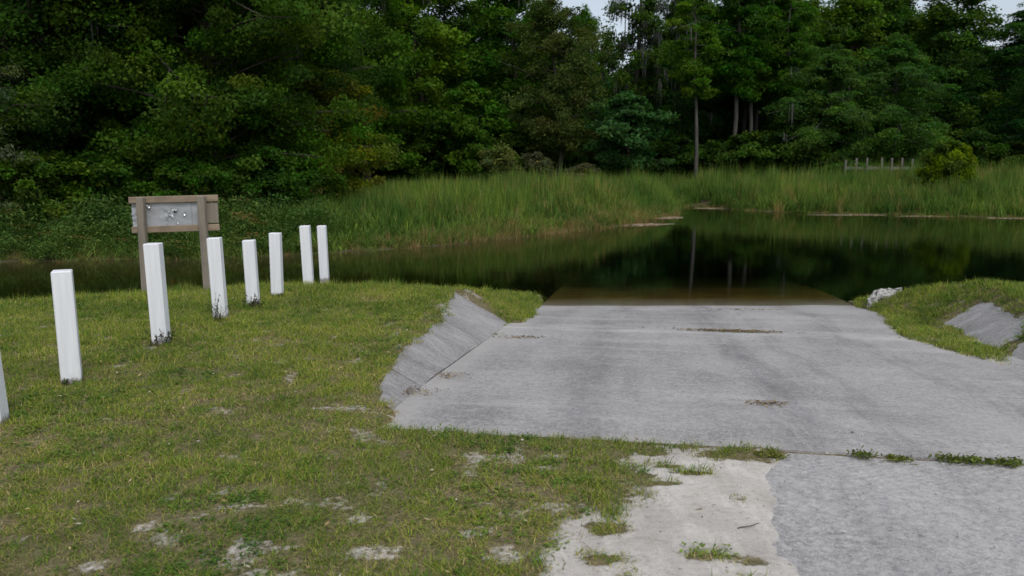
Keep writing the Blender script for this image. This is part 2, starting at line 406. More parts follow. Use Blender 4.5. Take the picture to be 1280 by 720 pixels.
# edges of bare concrete, as outlines on the ground
def G(pts, z=0.0): return [tuple(gp(a, b, z)[:2]) for a, b in pts]
def xyp(lst): return [xy(u, v) for u, v in lst]
LEFT_TOP = [(-.1, -5.3), (-.22, -4.75), (-.50, -3.9), (-.62, -2.9), (-.78, -1.6), (-.86, -.4), (-.90, .62)]   # top edge of the left flare (u, v)
RGT_TOP = [(RW + .35, -4.9), (RW + .7, -3.6), (RW + .9, -2.4), (RW + 1.1, -1.3), (RW + 1.25, -.2), (RW + 1.35, 1.6)]
APRON = G([(965, 553), (945, 572), (920, 583), (930, 605), (905, 628), (915, 655), (930, 690), (955, 722), (990, 800), (1500, 800), (1700, 640), (1600, 572), (1290, 558)])
def wall_z(x, y):
    u, v = uv(x, y); return ramp_z(u, v) + .55 * np.maximum.reduce([0 * u, np.interp(v, FV, FU) - u, u - RW])
def hit(px, py, zf):                           # where the line of sight of a photo pixel meets a surface
    d = ray(px, py); a, b = .5, 60.0
    t = np.linspace(a, b, 6000); h = CAMZ + d[2] * t - zf(d[0] * t, d[1] * t); k = int(np.argmax(h < 0)); return (d[0] * t[k], d[1] * t[k])
FOOT = [hit(*p, lambda x, y: ramp_z(*uv(x, y))) for p in ((487, 519), (540, 470), (607, 425), (629, 409))]
_f = [uv(*p) for p in FOOT]; FV = [p[1] for p in _f] + [9]; FU = [p[0] for p in _f] + [0.0]
LEFT_BARE = [hit(*p, wall_z) for p in ((567, 360), (562, 371), (557, 380), (555, 391), (549, 400), (537, 409), (521, 419), (506, 429), (494, 440), (489, 450), (482, 461), (470, 474), (470, 498), (484, 513), (498, 528), (520, 520), (560, 470), (625, 418), (634, 404), (600, 372))]
RIGHT_BARE = [hit(*p, wall_z) for p in ((1180, 404), (1205, 387), (1231, 374), (1250, 379), (1285, 395), (1285, 418), (1262, 427), (1246, 440), (1210, 425))] 
RIGHT_BARE2 = [hit(*p, wall_z) for p in ((1246, 446), (1268, 430), (1300, 416), (1420, 450), (1500, 560), (1300, 560))]
print('foot', _f, 'right', [uv(*p) for p in RIGHT_BARE], [float(lawn_z(*p)) for p in RIGHT_BARE], [float(wall_z(*p)) for p in RIGHT_BARE])
def bare(x, y):
    """negative on bare concrete, positive where soil lies on it"""
    u, v = uv(x, y)
    n = fbm(x, y, 3.4, 4, 31) * .06 + fbm(x, y, 15, 3, 33) * .03
    main = np.maximum.reduce([np.interp(v, FV, FU) - .02 - u, u - RW, V0 - v])
    lf = poly_sd(x, y, LEFT_BARE)
    main = np.maximum(main, -poly_sd(x, y, xyp([(-.4, .55), (.16, .62), (.16, 2.2), (-.1, 2.6), (-.2, 4.2), (-2, 4.2), (-2, .6)])))
    rf = poly_sd(x, y, RIGHT_BARE)
    hole = poly_sd(x, y, xyp([(RW + .1, -1.85), (RW - .30, -1.7), (RW - .55, -.6), (RW - .6, .5), (RW - .42, 1.6), (RW - .05, 3.2), (RW + .1, 4.5), (RW + 2.2, 4.5), (RW + 2, 1.15), (RW + .12, 1.02), (RW + .22, -.6)]))
    main = np.maximum(main, -hole); rf = np.maximum(rf, -hole)
    rf = np.minimum(rf, poly_sd(x, y, RIGHT_BARE)); rf = np.minimum(rf, poly_sd(x, y, RIGHT_BARE2))
    ap = poly_sd(x, y, APRON)
    return np.minimum.reduce([main, lf, rf, ap]) + n
SAND = G([(1080, 571), (985, 571), (880, 566), (800, 563), (790, 580), (800, 606), (790, 618), (738, 640), (712, 668), (690, 695), (680, 740), (1110, 740), (1060, 660), (1060, 600)])
PATCH = [(350, 482, .16, .12), (285, 573, .14, .10), (280, 625, .22, .12), (365, 634, .10, .08), (185, 667, .22, .12), (448, 655, .10, .08), (470, 697, .28, .10), (590, 672, .12, .10),
         (640, 650, .10, .07), (415, 515, .35, .10), (350, 690, .14, .08), (123, 712, .1, .08), (690, 590, .18, .07), (625, 700, .25, .14), (490, 520, .22, .06), (690, 640, .2, .08)]
CLUMPS = [(925, 572, .22, .07), (760, 668, .09, .08), (755, 705, .11, .06), (905, 700, .22, .04), (820, 572, .15, .05), (832, 588, .06, .03), (715, 648, .05, .05), (740, 600, .25, .10), (800, 600, .10, .03), (870, 640, .04, .03), (925, 625, .03, .04), (860, 595, .08, .02)]
def sandmask(x, y):
    s = -poly_sd(x, y, SAND) / .26 + fbm(x, y, 4.2, 5, 41) * .75
    for px, py, rx, ry in PATCH:
        c = gp(px, py); d = np.hypot((x - c[0]) / rx, (y - c[1]) / ry) * 1.65
        s = np.maximum(s, np.minimum(.75 - d + fbm(x, y, 7, 4, 43) * 1.0, .03))
    wear = smooth(6.5, 3.0, y) * smooth(-2.5, .3, x)
    s = np.maximum(s, np.minimum(fbm(x, y, 4.6, 4, 47) * 1.3 - 1.0 + .22 * wear, .0))
    for px, py, rx, ry in CLUMPS:
        c = gp(px, py); d = np.hypot((x - c[0]) / rx, (y - c[1]) / ry)
        s = np.minimum(s, -1.0 + d * 1.1 + fbm(x, y, 9, 3, 44) * .6)
    s = s - 1.3 * smooth(.5, .95, fbm(x, y, 3.8, 4, 49))
    return np.clip(s * .7 + .5, 0, 1)
def ground_z(x, y):
    x = np.asarray(x, float); y = np.asarray(y, float)
    u, v = uv(x, y)
    b = bare(x, y)
    R = ramp_z(u, v) + .55 * np.maximum.reduce([0 * u, np.interp(v, FV, FU) - u, u - RW]) + np.where(v < V0, .002, 0)
    L = lawn_z(x, y)
    cover = np.where(v < V0 + .05, np.clip(b * .10, -.05, .022), np.clip(b * .35, -.08, .028))
    land = np.minimum(L, R + cover)
    low = smooth(14.2, 15.5, y) * smooth(-.5, .2, u) * smooth(RW + .6, RW - .1, u)
    land = np.where(low > .5, np.minimum(land, R - .25), land)
    return np.maximum(land, far_z(x, y))

def axis(a, b, fa, fb, fine, grow=1.16, cap=12):
    c = list(np.arange(fa, fb + fine / 2, fine)); s = fine; p = fb
    while p < b: s = min(s * grow, cap); p += s; c.append(p)
    s = fine; p = fa
    while p > a: s = min(s * grow, cap); p -= s; c.insert(0, p)
    return np.array(c)
gxs = axis(-420, 420, -6.2, 8.6, .05); gys = axis(-60, 620, 2.6, 15.2, .05, 1.10, 9)
X, Y = np.meshgrid(gxs, gys); Xf, Yf = X.ravel(), Y.ravel()
Zf = ground_z(Xf, Yf)
nx, ny = len(gxs), len(gys)
idx = np.arange(nx * ny).reshape(ny, nx)
quads = np.stack([idx[:-1, :-1], idx[:-1, 1:], idx[1:, 1:], idx[1:, :-1]], -1).reshape(-1, 4)
sand = sandmask(Xf, Yf)
fl = (Yf > 17).astype(float)
u_, v_ = uv(Xf, Yf)
edge = smooth(.22, .0, np.abs(bare(Xf, Yf))) * (Yf < 14.5) * (v_ < .2)          # sand washed along the rims of the concrete
sand = np.clip(np.maximum(sand, edge * .62 * smooth(.35, .65, vnoise(Xf * 2, Yf * 2, 3))), 0, 1)
cols = np.stack([sand * (1 - fl), smooth(WZ + .02, WZ - .12, Zf), fl], -1)
obj_ground = tag(obj('ground', mesh_from('ground', np.stack([Xf, Yf, Zf], -1), quads, cols, True), M_ground), kind='structure')

wb = MB(); wb.box(-380, 380, 8.6, 60, -3.6, WZ)
tag(obj('water', wb.mesh('water'), M_water), kind='structure')

# ------------------------------------------------------------------ boat ramp: slabs and flared sides
ramp_root = tag(empty('boat_ramp', (RO[0], RO[1], 0), -RA), kind='structure')
def slab(u0, u1, v0, v1, mat, name='slab', zf=ramp_z, thick=.14, step=.07, off=0.0):
    us = np.linspace(u0, u1, max(2, int((u1 - u0) / step))); vs = np.linspace(v0, v1, max(2, int((v1 - v0) / step)))
    U, Vv = np.meshgrid(us, vs); u, v = U.ravel(), Vv.ravel()
    zz = zf(u, v) + fbm(u, v, .6, 3, 61) * .008 + off
    n, k = len(us), len(vs)
    T = np.stack([u, v, zz], -1)
    rim = np.r_[np.arange(n), np.arange(1, k) * n + n - 1, (k - 1) * n + np.arange(n - 2, -1, -1), np.arange(k - 2, 0, -1) * n]
    Bt = T[rim].copy(); Bt[:, 2] -= thick
    ii = np.arange(n * k).reshape(k, n)
    Fq = np.stack([ii[:-1, :-1], ii[:-1, 1:], ii[1:, 1:], ii[1:, :-1]], -1).reshape(-1, 4)
    m = len(rim); a = np.arange(m); b = (a + 1) % m
    Sd = np.stack([n * k + a, n * k + b, rim[b], rim[a]], -1)
    wx_, wy_ = xy(u, v); bb = -bare(wx_, wy_); nn = fbm(wx_, wy_, 3.5, 5, 63); n2 = fbm(wx_, wy_, 11, 3, 64)   # sand blown over the rims
    d = np.clip(smooth(.0, 1, 1.0 - bb / (.05 + .16 * np.clip(nn + .4, 0, 1.3))) + .25 * n2 * (bb < .2), 0, 1) * .75
    ft = np.abs(u - np.interp(v, FV, FU) - .05); d = np.maximum(d, smooth(.30, .0, ft + .12 * nn) * .7 * (v > V0))
    d = np.where(v > 1.5, 0, d); d = np.concatenate([d, d[rim]])
    return obj(name, mesh_from(name, np.concatenate([T, Bt]), np.concatenate([Fq, Sd]), np.stack([d] * 3, -1), False), mat, ramp_root)
slab(0, RW, V0 + .012, .33, M_conc)
slab(.0, RW, .345, 14.5, M_conc)
slab(-.2, RW + 2.5, -14, V0 - .012, M_conc2, off=-.012)
def flare(top, foot_u, v0, v1, sgn):
    """a flared slab between the ramp's rim and a top edge, from v0 to v1"""
    tv = [p[1] for p in top]; tu = [p[0] for p in top]
    vs = np.linspace(v0, v1, max(4, int((v1 - v0) / .1))); ss = np.linspace(0, 1, 8)
    S, Vv = np.meshgrid(ss, vs); s, v = S.ravel(), Vv.ravel()
    ut = np.interp(v, tv, tu); foot_u = np.interp(v, FV, FU) if sgn < 0 else foot_u; u = foot_u + (ut - foot_u) * s
    z = ramp_z(np.clip(foot_u + 0 * v, -.1, RW), v) + .55 * np.abs(u - foot_u) * np.where(s > 0, 1, 1)
    z = np.minimum(z, lawn_z(*xy(u, v)) + .004) - .006 + fbm(u, v, .9, 2, 66) * .006
    n, k = len(ss), len(vs)
    T = np.stack([u, v, z], -1)
    rim = np.r_[np.arange(n), np.arange(1, k) * n + n - 1, (k - 1) * n + np.arange(n - 2, -1, -1), np.arange(k - 2, 0, -1) * n]
    Bt = T[rim].copy(); Bt[:, 2] -= .12
    ii = np.arange(n * k).reshape(k, n)
    Fq = np.stack([ii[:-1, :-1], ii[:-1, 1:], ii[1:, 1:], ii[1:, :-1]], -1).reshape(-1, 4)
    m = len(rim); a = np.arange(m); b = (a + 1) % m
    Sd = np.stack([n * k + a, n * k + b, rim[b], rim[a]], -1)
    Q = np.concatenate([Fq, Sd])
    if sgn < 0: Q = Q[:, ::-1]
    return obj('flared_slab', mesh_from('flared_slab', np.concatenate([T, Bt]), Q), M_flare, ramp_root)
for a, b in ((-5.1, -3.95), (-3.92, -1.32), (-1.29, .60)): flare(LEFT_TOP, -.012, a, b, -1)
for a, b in ((-5.3, -1.32), (-1.29, 1.55)): flare(RGT_TOP, RW + .012, a, b, 1)

# ------------------------------------------------------------------ instanced ground cover
def gn_instances(name, pts, rot, scl, idx, tint, sources, mat, label=None, cat=None):
    me = bpy.data.meshes.new(name); me.vertices.add(len(pts)); me.vertices.foreach_set('co', np.asarray(pts, np.float32).ravel())
    a = me.attributes.new('rot', 'FLOAT_VECTOR', 'POINT'); a.data.foreach_set('vector', np.asarray(rot, np.float32).ravel())
    a = me.attributes.new('scl', 'FLOAT_VECTOR', 'POINT'); a.data.foreach_set('vector', np.asarray(scl, np.float32).ravel())
    a = me.attributes.new('idx', 'INT', 'POINT'); a.data.foreach_set('value', np.asarray(idx, np.int32))
    a = me.attributes.new('tint', 'FLOAT', 'POINT'); a.data.foreach_set('value', np.asarray(tint, np.float32))
    o = obj(name, me); me.materials.append(mat)
    src = bpy.data.collections.new(name + '_source')
    for k, sm in enumerate(sources):
        if not sm.materials: sm.materials.append(mat)
        so = bpy.data.objects.new('%s_tuft_%02d' % (name, k), sm); src.objects.link(so)
    g = bpy.data.node_groups.new(name, 'GeometryNodeTree')
    g.interface.new_socket('Geometry', in_out='INPUT', socket_type='NodeSocketGeometry')
    g.interface.new_socket('Geometry', in_out='OUTPUT', socket_type='NodeSocketGeometry')
    gi, go = g.nodes.new('NodeGroupInput'), g.nodes.new('NodeGroupOutput')
    ci = g.nodes.new('GeometryNodeCollectionInfo'); ci.inputs['Collection'].default_value = src
    ci.inputs['Separate Children'].default_value = True; ci.inputs['Reset Children'].default_value = True
    ip = g.nodes.new('GeometryNodeInstanceOnPoints'); ip.inputs['Pick Instance'].default_value = True
    def na(nm, t):
        n = g.nodes.new('GeometryNodeInputNamedAttribute'); n.data_type = t; n.inputs['Name'].default_value = nm; return n.outputs[0]
    L = g.links.new
    L(gi.outputs[0], ip.inputs['Points']); L(ci.outputs[0], ip.inputs['Instance']); L(na('idx', 'INT'), ip.inputs['Instance Index'])
    e2r = g.nodes.new('FunctionNodeEulerToRotation'); L(na('rot', 'FLOAT_VECTOR'), e2r.inputs[0])
    L(e2r.outputs[0], ip.inputs['Rotation']); L(na('scl', 'FLOAT_VECTOR'), ip.inputs['Scale']); L(ip.outputs[0], go.inputs[0])
    md = o.modifiers.new('cover', 'NODES'); md.node_group = g
    return tag(o, label, cat, kind='stuff')

def leafquads(C, N, A, L, W):
    """diamond leaves: centres, normals, long axes"""
    A = A - N * (A * N).sum(1, keepdims=True); A /= (np.linalg.norm(A, axis=1, keepdims=True) + 1e-9)
    B = np.cross(N, A); L = np.asarray(L)[:, None] * .5; W = np.asarray(W)[:, None] * .5
    V = np.stack([C - A * L, C + B * W + A * L * .1, C + A * L, C - B * W + A * L * .1], 1).reshape(-1, 3)
    return V, np.arange(len(C) * 4).reshape(-1, 4)
def rand_unit(r, n):
    v = r.normal(0, 1, (n, 3)); return v / np.linalg.norm(v, axis=1, keepdims=True)
def blades(seed, n, spread, h, wd, lean, cmix, seg=3):
    """a tuft of tapering blades, bent over by their own weight"""
    r = np.random.default_rng(seed); mb = MB()
    for i in range(n):
        a = r.uniform(0, 6.283); rr = spread * math.sqrt(r.uniform(0, 1)); b = np.array([math.cos(a) * rr, math.sin(a) * rr, 0])
        hh = h * r.uniform(.45, 1.1); az = r.uniform(0, 6.283); ln = lean * r.uniform(.2, 1.3)
        d = np.array([math.cos(az), math.sin(az), 0]); s = np.array([-d[1], d[0], 0])
        tw = r.uniform(0, 3.14); s = s * math.cos(tw) + d * math.sin(tw) * .6
        V = []
        for k in range(seg + 1):
            t = k / seg; c = b + d * (ln * hh * t ** 1.8) + np.array([0, 0, hh * t * (1 - .28 * ln * t)])
            ww = wd * (1 - t ** 1.5) * .5
            V += [c - s * ww, c + s * ww] if k < seg else [c]
        Fq = [[2 * k, 2 * k + 1, 2 * k + 3, 2 * k + 2] for k in range(seg - 1)]
        F3 = [[2 * seg - 2, 2 * seg - 1, 2 * seg]]
        c = cmix[r.choice(len(cmix), p=np.array([q[1] for q in cmix]) / sum(q[1] for q in cmix))][0]
        mb.add(V, Fq, F3, np.array(c) * r.uniform(.7, 1.3))
    return mb.mesh('tuft')
def place(n, x0, x1, y0, y1, keep, seed):
    r = np.random.default_rng(seed); x = r.uniform(x0, x1, n); y = r.uniform(y0, y1, n)
    k = keep(x, y) > r.uniform(0, 1, n); return x[k], y[k], r

# lawn
GREEN = [((.105, .160, .018), 5), ((.165, .21, .024), 4), ((.27, .25, .07), 2.6), ((.30, .24, .12), 2.2), ((.065, .11, .022), 2)]
DRY = [((.30, .24, .135), 4), ((.22, .195, .07), 3), ((.11, .14, .03), 2), ((.16,.11,.06), 1.5)]
src = [blades(s, 26, .055, h, .0052, 1.0, GREEN) for s, h in ((1, .048), (2, .058), (3, .042), (4, .07))] + \
      [blades(s, 24, .06, .038, .005, 1.4, DRY) for s in (5, 6)] + [blades(7, 16, .035, .085, .007, 1.1, [((.07, .14, .02), 3), ((.11, .19, .03), 2)])]
def clover(seed):
    r = np.random.default_rng(seed); n = 34; C = np.stack([r.normal(0, .03, n), r.normal(0, .03, n), r.uniform(.008, .035, n)], -1)
    N = rand_unit(r, n) * .4 + np.array([0, 0, 1.]); N /= np.linalg.norm(N, axis=1, keepdims=True)
    V, Fq = leafquads(C, N, rand_unit(r, n), r.uniform(.012, .026, n), r.uniform(.009, .02, n))
    return mesh_from('tuft', V, Fq, np.repeat(np.array([(.08, .135, .02), (.10, .16, .028), (.065, .11, .02)])[r.integers(0, 3, n)] * r.uniform(.7, 1.2, (n, 1)), 4, 0))
def lawn_keep(x, y):
    b = bare(x, y); z = ground_z(x, y)
    k = smooth(-.05, .03, b) * (z > WZ + .03) * (y < near_y(x) + 2.4) * (y < 17)
    s = sandmask(x, y)
    return k * np.clip(1.12 - s * 1.35, 0.012, 1) * np.where((s > .8), .35, 1)
PX, PY, PS = [], [], []
for (x0, x1, y0, y1, den, scl, sd_) in ((-3.6, 2.6, 2.5, 4.6, 700, .85, 1), (-5.2, 2.2, 4.6, 6.5, 560, .95, 2), (-7, 1.2, 6.5, 9, 430, 1.1, 3), (-10, 1.2, 9, 14.8, 330, 1.3, 4), (4.8, 11, 6.5, 14.8, 330, 1.3, 5), (-16, -7, 4, 11, 90, 1.5, 6), (11, 18, 4, 13, 80, 1.5, 8)):
    x, y, r = place(int((x1 - x0) * (y1 - y0) * den), x0, x1, y0, y1, lawn_keep, 100 + sd_)
    if y0 > 4:                                   # keep what the picture can see
        k = np.abs(x) < y * .70 + .6; x, y = x[k], y[k]
    PX.append(x); PY.append(y); PS.append(np.full(len(x), scl))
x, y, s0 = map(np.concatenate, (PX, PY, PS)); n = len(x); z = ground_z(x, y) - .004
sm = sandmask(x, y)
dry = fbm(x, y, 1.1, 4, 71) * .6 + .45 * smooth(8.5, 4.5, y) + .05 + (sm - .3) * .5
lush = smooth(8.5, 11.5, y)
r = np.random.default_rng(12)
ii = np.where(r.uniform(0, 1, n) < np.clip(dry * .9 - .02, .06, .7), r.integers(4, 6, n), r.integers(0, 4, n))
ii = np.where(r.uniform(0, 1, n) < .03, 6, ii); ii = np.where(r.uniform(0, 1, n) < np.clip(.02 + .22 * fbm(x, y, 1.5, 3, 77), 0, .25), 7, ii); src.append(clover(8))
hz = s0 * r.uniform(.55, 1.3, n) * (.8 + .4 * lush) * (1 + .35 * fbm(x, y, 1.7, 3, 75)) * (1 + .9 * smooth(-.9, -.1, y - near_y(x)) * (x < -1.2))
tint = np.clip(.5 + fbm(x, y, 1.3, 5, 73) * .65 + r.normal(0, .22, n), 0, 1)
print('lawn tufts', n)
gn_instances('lawn_grass', np.stack([x, y, z], -1), np.stack([r.normal(0, .12, n), r.normal(0, .12, n), r.uniform(0, 6.28, n)], -1),
             np.stack([s0 * 1.1, s0 * 1.1, hz], -1), ii, tint, src, M_grass)

# marsh: reeds, brown sedge along the water, leafy herbs under the left trees
RG = [((.085, .150, .030), 5), ((.11, .18, .035), 4), ((.06, .11, .028), 3), ((.19, .19, .055), 1)]
reed_src = [blades(20 + k, 38, .34, 1.0, .055, .55, RG, 4) for k in range(4)] + [blades(28, 34, .3, 1.0, .036, .7, [((.17, .15, .05), 3), ((.12, .14, .04), 2), ((.24, .17, .07), 1)], 4), blades(29, 36, .4, .9, .04, 1.3, RG, 4), blades(30, 30, .36, 1.1, .05, .3, [((.13, .19, .035), 3), ((.08, .14, .03), 2)], 4)]
def reed_keep(x, y):
    t = y - far_y(x); return (t > .55) * (ground_z(x, y) > WZ - .05) * 1.0
PX, PY = [], []
for (x0, x1, y0, y1, den, sd_) in ((-10, 12, 22, 42, 11, 1), (-9, 60, 36, 50, 9, 2), (-14, 60, 50, 62, 5.0, 3), (-16, -6, 21, 34, 2.2, 4)):
    x, y, r = place(int((x1 - x0) * (y1 - y0) * den), x0, x1, y0, y1, reed_keep, 200 + sd_)
    k = (np.abs(x) < y * .70 + 2); PX.append(x[k]); PY.append(y[k])
x, y = map(np.concatenate, (PX, PY)); n = len(x); t = y - far_y(x); r = np.random.default_rng(13)
right = smooth(9, 13, x)
hgt = (.55 + 1.25 * smooth(.6, 6, t) * (1 - right) + right * (.55 + .50 * smooth(.5, 4, t) + .66 * smooth(5, 12, t))) * (1 + .34 * fbm(x, y, .5, 4, 81)) * r.uniform(.7, 1.2, n)
hgt *= 1 + .16 * smooth(4, 1, np.abs(x - 25.5)) * (y > 47)
hgt *= .87 - .25 * smooth(2, -8, x)
patchy = fbm(x, y, .22, 3, 83)
ii = np.where(r.uniform(0, 1, n) < np.clip(.12 + patchy * .35, .04, .6), 4, np.array([0, 1, 2, 3, 5, 6])[r.integers(0, 6, n)])
tint = np.clip(.5 + fbm(x, y, .3, 3, 85) * .6 + r.normal(0, .2, n), 0, 1)
print('reeds', n)
gn_instances('reed_bed', np.stack([x, y, ground_z(x, y) - .03], -1), np.stack([r.normal(0, .06, n), r.normal(0, .06, n), r.uniform(0, 6.28, n)], -1),
             np.stack([.85 + 0 * hgt, .85 + 0 * hgt, hgt], -1), ii, tint, reed_src, M_reed)
SG = [((.20, .155, .065), 4), ((.15, .135, .045), 3), ((.26, .17, .085), 2), ((.10, .12, .035), 2)]
sed_src = [blades(40 + k, 26, .22, .62, .014, .35, SG, 3) for k in range(3)] + [blades(44, 20, .2, .5, .014, .6, [((.10, .15, .03), 3), ((.16, .16, .05), 2)], 3)]
def sed_keep(x, y):
    t = y - far_y(x)
    return (t > -.25) * (t < 2.2 + .0 * x) * np.clip(1.25 - np.abs(t - .7) / 1.5, 0, 1)
PX, PY = [], []
for (x0, x1, y0, y1, den, sd_) in ((-16, 9.5, 19, 44, 22, 1), (9, 34, 35, 54, 14, 2)):
    x, y, r = place(int((x1 - x0) * (y1 - y0) * den), x0, x1, y0, y1, sed_keep, 300 + sd_); PX.append(x); PY.append(y)
x, y = map(np.concatenate, (PX, PY)); n = len(x); r = np.random.default_rng(14); t = y - far_y(x)
brown = smooth(-6, -1, x) * smooth(11, 8, x)
ii = np.where(r.uniform(0, 1, n) < .25 + .7 * brown, r.integers(0, 3, n), 3)
hz = (.45 + .55 * smooth(-.3, 1.2, t)) * r.uniform(.7, 1.2, n) * (.6 + .4 * brown)
print('sedge', n)
gn_instances('sedge_fringe', np.stack([x, y, np.maximum(ground_z(x, y), WZ - .1) - .02], -1), np.stack([r.normal(0, .1, n), r.normal(0, .1, n), r.uniform(0, 6.28, n)], -1),
             np.stack([.9 + 0 * hz, .9 + 0 * hz, hz], -1), ii, np.clip(.5 + fbm(x, y, .6, 3, 87) * .4 + r.normal(0, .15, n), 0, 1), sed_src, M_reed)

def herb(seed, cset):
    r = np.random.default_rng(seed); n = 260; C = np.stack([r.normal(0, .22, n), r.normal(0, .22, n), r.uniform(.1, 1, n) ** .7], -1)
    N = rand_unit(r, n) * .7 + np.array([0, 0, .8]); N /= np.linalg.norm(N, axis=1, keepdims=True)
    V, Fq = leafquads(C, N, rand_unit(r, n), r.uniform(.06, .15, n), r.uniform(.02, .05, n))
    c = np.array(cset)[r.integers(0, len(cset), n)] * r.uniform(.7, 1.3, (n, 1))
    top = C[:, 2] > .85
    if seed == 53: c[top] = np.array((.13, .10, .035))
    return mesh_from('tuft', V, Fq, np.repeat(c, 4, 0))
HG = [(.045, .095, .022), (.055, .11, .025), (.035, .07, .02), (.08, .12, .03)]
herb_src = [herb(50 + k, HG) for k in range(4)] + [blades(58, 40, .32, .95, .034, .9, [((.06, .115, .028), 3), ((.085, .145, .033), 2), ((.13, .14, .04), 1)], 4)]
def herb_keep(x, y):
    t = y - far_y(x); return (t > .25) * smooth(-4, -8, x + t * .35) * 1.0
x, y, r = place(9000, -26, 4, 19, 40, herb_keep, 401); k = np.abs(x) < y * .72 + 2; x, y = x[k], y[k]
n = len(x); r = np.random.default_rng(15); t = y - far_y(x)
hz = (.45 + .75 * smooth(0, 3.5, t)) * r.uniform(.7, 1.25, n)
ii = r.choice(5, n, p=[.14, .12, .10, .04, .6])
print('herbs', n)
gn_instances('bank_herbs', np.stack([x, y, ground_z(x, y) - .03], -1), np.stack([r.normal(0, .12, n), r.normal(0, .12, n), r.uniform(0, 6.28, n)], -1),
             np.stack([hz * .6 + .5, hz * .6 + .5, hz], -1), ii, np.clip(.5 + fbm(x, y, .5, 3, 89) * .45 + r.normal(0, .15, n), 0, 1), herb_src, M_reed)

# ------------------------------------------------------------------ trees
def make_tree(seed, H, R, cb, tr, style, nb, cpb, lpc, leaf, rc, flat, green, moss=0, top=1.0, lean=.0):
    """trunk with limbs, crown of leaves gathered in clumps round the limbs' outer ends, hanging moss; local to the foot"""
    r = np.random.default_rng(seed); tb = MB()
    zs = np.linspace(-.15, H * .95, 10); wx = np.cumsum(r.normal(0, .018 * H, 10)) * .5; wy = np.cumsum(r.normal(0, .018 * H, 10)) * .5
    wx -= wx[0]; wy -= wy[0]; wx += lean * zs
    rad = tr * (1 - zs / (H * 1.02)) ** .8 + .015
    rad[0] *= 1.7 if style == 'cypress' else 1.35; rad[1] *= 1.05
    tb.tube(np.stack([wx, wy, zs], -1), rad, 9)
    CC, CR = [], []; tips = []
    for i in range(nb):
        hf = cb + (1 - cb) * ((i + r.uniform(.1, .9)) / nb)
        bz = hf * H * .93; bx, by = np.interp(bz, zs, wx), np.interp(bz, zs, wy)
        q = (hf - cb) / (1 - cb)
        if style == 'cypress': prof = (.55 + .55 * math.sin(q * 2.6 + .35)) * (1 - q ** 4 * .7)
        elif style == 'slim': prof = (.5 + .5 * math.sin(q * 3.0)) * r.choice([.5, 1.0, 1.15])
        else: prof = math.sqrt(max(.06, 1 - ((q - .38) / .66) ** 2))
        ln = R * prof * r.uniform(.6, 1.12); az = i * 2.399 + r.uniform(-.5, .5)
        d = np.array([math.cos(az), math.sin(az), 0.]); rise = r.uniform(.15, .75) if style == 'broad' else r.uniform(.0, .35)
        droop = r.uniform(.1, .4) if style == 'broad' else r.uniform(.15, .5)
        rise *= top
        ss = np.linspace(0, 1, 5); side = np.array([-d[1], d[0], 0]) * r.normal(0, .15)
        pts = np.array([bx, by, bz]) + ss[:, None] * ln * d + (ss ** 2)[:, None] * ln * side + np.outer(rise * ss * ln - droop * ss ** 2 * ln, [0, 0, 1])
        r0 = min(tr * .5, .014 * ln + .016) * (1.1 - .4 * q)
        tb.tube(pts, r0 * (1 - ss * .85), 5, cap=False)
        for c in range(cpb):
            s = r.uniform(.30, 1.03) if style != 'slim' else r.uniform(.5, 1.05)
            p = np.array([np.interp(s, ss, pts[:, k]) for k in range(3)])
            off = r.normal(0, 1, 3) * ln * .14; off[2] *= .6
            CC.append(p + off); CR.append(rc * r.uniform(.6, 1.35) * (.75 + .35 * ln / max(R, .1)))
            if c < 2:
                tb.tube(np.array([p, p + off * .9]), [r0 * .35, r0 * .15], 4, cap=False)
        tips.append(pts[3])
    CC.append(np.array([wx[-1], wy[-1], H * .97])); CR.append(rc * .9)
    CC = np.array(CC); CR = np.array(CR)
    n = len(CC) * lpc; ci = np.repeat(np.arange(len(CC)), lpc)
    dirs = rand_unit(r, n); rad_ = np.abs(r.uniform(0, 1, n)) ** .45
    C = CC[ci] + dirs * (rad_ * CR[ci])[:, None] * np.array([1, 1, flat])
    if style in ('cypress', 'slim'): C[:, 2] -= (rad_ * CR[ci]) ** 2 * .35
    ctr = np.array([wx[5], wy[5], H * (.5 + cb * .5)]); outw = C - ctr; outw /= np.linalg.norm(outw, axis=1, keepdims=True)
    N = rand_unit(r, n) * .75 + outw * .35 + np.array([0, 0, .65]); N /= np.linalg.norm(N, axis=1, keepdims=True)
    A = rand_unit(r, n) + np.array([0, 0, -.35])
    V, Fq = leafquads(C, N, A, leaf[0] * r.uniform(.6, 1.3, n), leaf[1] * r.uniform(.6, 1.3, n))
    cv = r.uniform(.76, 1.24, len(CC)); ch = r.normal(0, 1, len(CC))
    g = np.array(green)[r.integers(0, len(green), len(CC))]
    col = g[ci] * cv[ci][:, None] * r.uniform(.75, 1.25, (n, 1)); col[:, 0] *= 1 + .10 * np.clip(ch[ci], -1.5, 2)
    crown = mesh_from('crown', V, Fq, np.repeat(col, 4, 0))
    ms = None
    if moss:
        mb = MB()
        for k in range(moss):
            p = CC[r.integers(0, len(CC))] + r.normal(0, .4, 3); L = r.uniform(.5, 2.2)
            for j in range(9):
                q = p + np.array([r.normal(0, .14), r.normal(0, .14), r.normal(0, .1)]); l = L * r.uniform(.35, 1); a = r.uniform(0, 3.14)
                s = np.array([math.cos(a), math.sin(a), 0]) * r.uniform(.02, .055) * (.45 if leaf[0] < .2 else 1)
                e = q + np.array([r.normal(0, .05), r.normal(0, .05), -l]); md = (q + e) / 2 + np.array([r.normal(0, .04), r.normal(0, .04), 0])
                mb.add([q - s * .6, q + s * .6, md + s, md - s, e], [[0, 1, 2, 3]], [[3, 2, 4]])
        ms = mb.mesh('moss')
